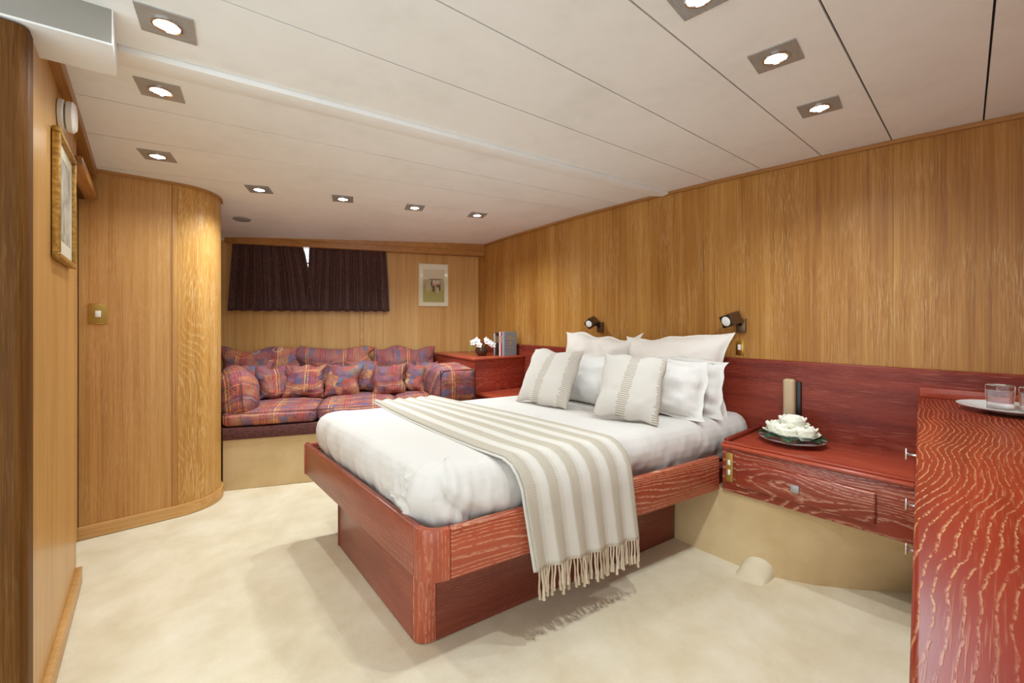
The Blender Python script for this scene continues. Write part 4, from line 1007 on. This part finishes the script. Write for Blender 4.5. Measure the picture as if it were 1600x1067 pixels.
def wall_lamp(label, y, z, aim, twist, scale=1.0):
    t = thing('wall_lamp', label, 'lamp', (2.62, y, z), group='reading lamps on the panelled wall')
    ob('mount_plate', box(2.598, 2.62, y - 0.026, y + 0.026, z - 0.042, z + 0.038, 0.003), 'bronze', t)
    ob('swivel_arm', tube([(2.602, y, z + 0.005), (2.575, y + 0.012, z + 0.022)], 0.010, 12), 'bronze_dark', t)
    a = Vector(aim).normalized(); c = Vector((2.545, y + 0.030, z + 0.034))
    x = a.cross(Vector((0, 0, 1))).normalized(); up = x.cross(a)
    q = Matrix.Rotation(twist, 3, a); x = q @ x; up = q @ up
    m = Matrix(((x.x, up.x, a.x, c.x), (x.y, up.y, a.y, c.y), (x.z, up.z, a.z, c.z), (0, 0, 0, 1)))
    s = 0.031 * scale
    hd = ob('lamp_head', xf(box(-s, s, -s, s, -0.045, 0.045, 0.003), m), 'bronze', t)
    b = bmesh.new()
    for k in range(4): box(-s * 0.7, s * 0.7, s - 0.0005, s + 0.0012, -0.030 + 0.010 * k, -0.026 + 0.010 * k, bm=b)
    ob('cooling_slot', xf(b, m), 'bronze_dark', hd)
    ob('bezel', xf(box(-s * 0.97, s * 0.97, -s * 0.97, s * 0.97, 0.045, 0.047, 0.0005), m), 'black_plastic', hd)
    ob('reflector_lamp', xf(lathe([(0, 0.050), (0.010 * scale, 0.0515), (0.018 * scale, 0.050), (0.025 * scale, 0.047), (0, 0.0465)], 20), m), 'lamp_glass', hd)
wall_lamp('bronze cube reading lamp above the white pillow, turned to show its corner', 1.965, 1.112, (-0.75, -0.12, -0.18), 0.75)
wall_lamp('bronze reading lamp above the brass wall switch, head turned sideways', 0.955, 1.130, (-0.85, 0.25, -0.22), 0.25, 1.12)

ph = thing('telephone_handset', 'upright beige telephone handset on the red headboard', 'telephone', (2.58, 0.69, 0.56))
ob('cradle', box(2.572, 2.592, 0.650, 0.705, 0.575, 0.835, 0.004), 'black_plastic', ph)
ob('handset', box(2.528, 2.571, 0.668, 0.722, 0.560, 0.850, 0.014, 4), 'beige_plastic', ph)

# ================================================================== FLOWER DISH
fp = thing('flower_dish', 'silver dish of white blossoms and dark leaves on the nightstand', 'flowers', (2.385, 0.640, 0.553))
ob('dish', lathe([(0, 0.002), (0.05, 0.0), (0.055, 0.004), (0.110, 0.020), (0.138, 0.026), (0.140, 0.029), (0.108, 0.025), (0.054, 0.010), (0, 0.008)], 40), 'silver_dish', fp, world=False, M_=Matrix())
rng = random.Random(3)
def leaf(parent, c, d, L, wd, lift):
    b = bmesh.new(); d = Vector(d).normalized(); s = Vector((0, 0, 1)).cross(d); rows = []
    for i in range(8):
        f = i / 7; ww = wd * sin(pi * (0.06 + 0.92 * f)) ** 0.8
        rows.append([b.verts.new(Vector(c) + d * (L * f) + s * (ww * e) + Vector((0, 0, lift * sin(f * 2.2) + 0.25 * ww * abs(e)))) for e in (-1, 0, 1)])
    for p, q in zip(rows, rows[1:]):
        for j in range(2): b.faces.new((p[j], p[j + 1], q[j + 1], q[j]))
    o = ob('leaf', b, 'leaf', parent, world=False, M_=Matrix(), ang=80); o.modifiers.new('thickness', 'SOLIDIFY').thickness = 0.001
for ang in (2.0, 2.6, 1.5, -0.9, -1.5, -0.4, -2.0, 3.3):
    leaf(fp, (0.035 * cos(ang), 0.035 * sin(ang), 0.022), (cos(ang), sin(ang), 0), 0.115, 0.034, 0.020)
def peony(parent, c, R, seed):
    rg = random.Random(seed); b = bmesh.new()
    for lay, (n_, rad, tilt) in enumerate(((6, 1.0, 0.40), (7, 0.95, 0.80), (6, 0.8, 1.12), (5, 0.55, 1.4))):
        for k in range(n_):
            a = 2 * pi * k / n_ + lay * 0.5 + rg.uniform(-0.2, 0.2); d = Vector((cos(a), sin(a), 0)); s = Vector((-sin(a), cos(a), 0)); rows = []
            for i in range(6):
                f = i / 5; th = tilt * f * 1.1; rr_ = R * rad * f
                ww = R * 0.62 * rad * sin(pi * min(0.93, 0.1 + f * 0.8))
                rows.append([b.verts.new(Vector(c) + d * (rr_ * cos(th * 0.7)) + Vector((0, 0, rr_ * sin(th) + 0.06 * R * lay + rg.uniform(-1, 1) * 0.03 * R)) + s * (ww * e) - d * (0.25 * ww * abs(e)) + Vector((0, 0, 0.3 * ww * abs(e)))) for e in (-1, -0.5, 0, 0.5, 1)])
            for p, q in zip(rows, rows[1:]):
                for j in range(4): b.faces.new((p[j], p[j + 1], q[j + 1], q[j]))
    o = ob('blossom', b, 'petal', parent, world=False, M_=Matrix(), ang=80); o.modifiers.new('thickness', 'SOLIDIFY').thickness = 0.0012
peony(fp, (-0.010, 0.050, 0.026), 0.080, 1); peony(fp, (-0.005, -0.050, 0.024), 0.078, 2); peony(fp, (0.025, 0.005, 0.058), 0.080, 3); peony(fp, (-0.050, 0.005, 0.030), 0.062, 4)
ob('twig', tube([(-0.085, -0.03, 0.03), (-0.06, -0.01, 0.04), (-0.03, 0.0, 0.05)], 0.004, 6), 'bark', fp, world=False, M_=Matrix())

# ================================================================== PLATE AND GLASSES ON THE DRESSER
PC = (2.345, -0.055)
dp = single('plate', lathe([(0, 0.003), (0.06, 0.0), (0.075, 0.004), (0.115, 0.016), (0.140, 0.022), (0.142, 0.025), (0.112, 0.020), (0.072, 0.009), (0, 0.008)], 48, m=Matrix.Translation((PC[0], PC[1], 0.820))), 'porcelain', 'round white plate under two upturned glasses on the dresser', 'plate')
def tumbler(label, x, y):
    prof = [(0.0335, 0.0), (0.0345, 0.0), (0.0375, 0.070), (0.0375, 0.086), (0.034, 0.088), (0.020, 0.086), (0, 0.082), (0, 0.070), (0.033, 0.068), (0.0315, 0.002), (0.0335, 0.0)]
    single('glass_tumbler', lathe(prof, 32, m=Matrix.Translation((x, y, 0.8285))), 'clear_glass', label, 'glass', 'upturned glasses on the plate')
tumbler('upturned clear glass tumbler on the bed side of the white plate', PC[0] + 0.035, PC[1] + 0.030)
tumbler('upturned clear glass tumbler on the side of the plate away from the bed', PC[0] + 0.020, PC[1] - 0.050)
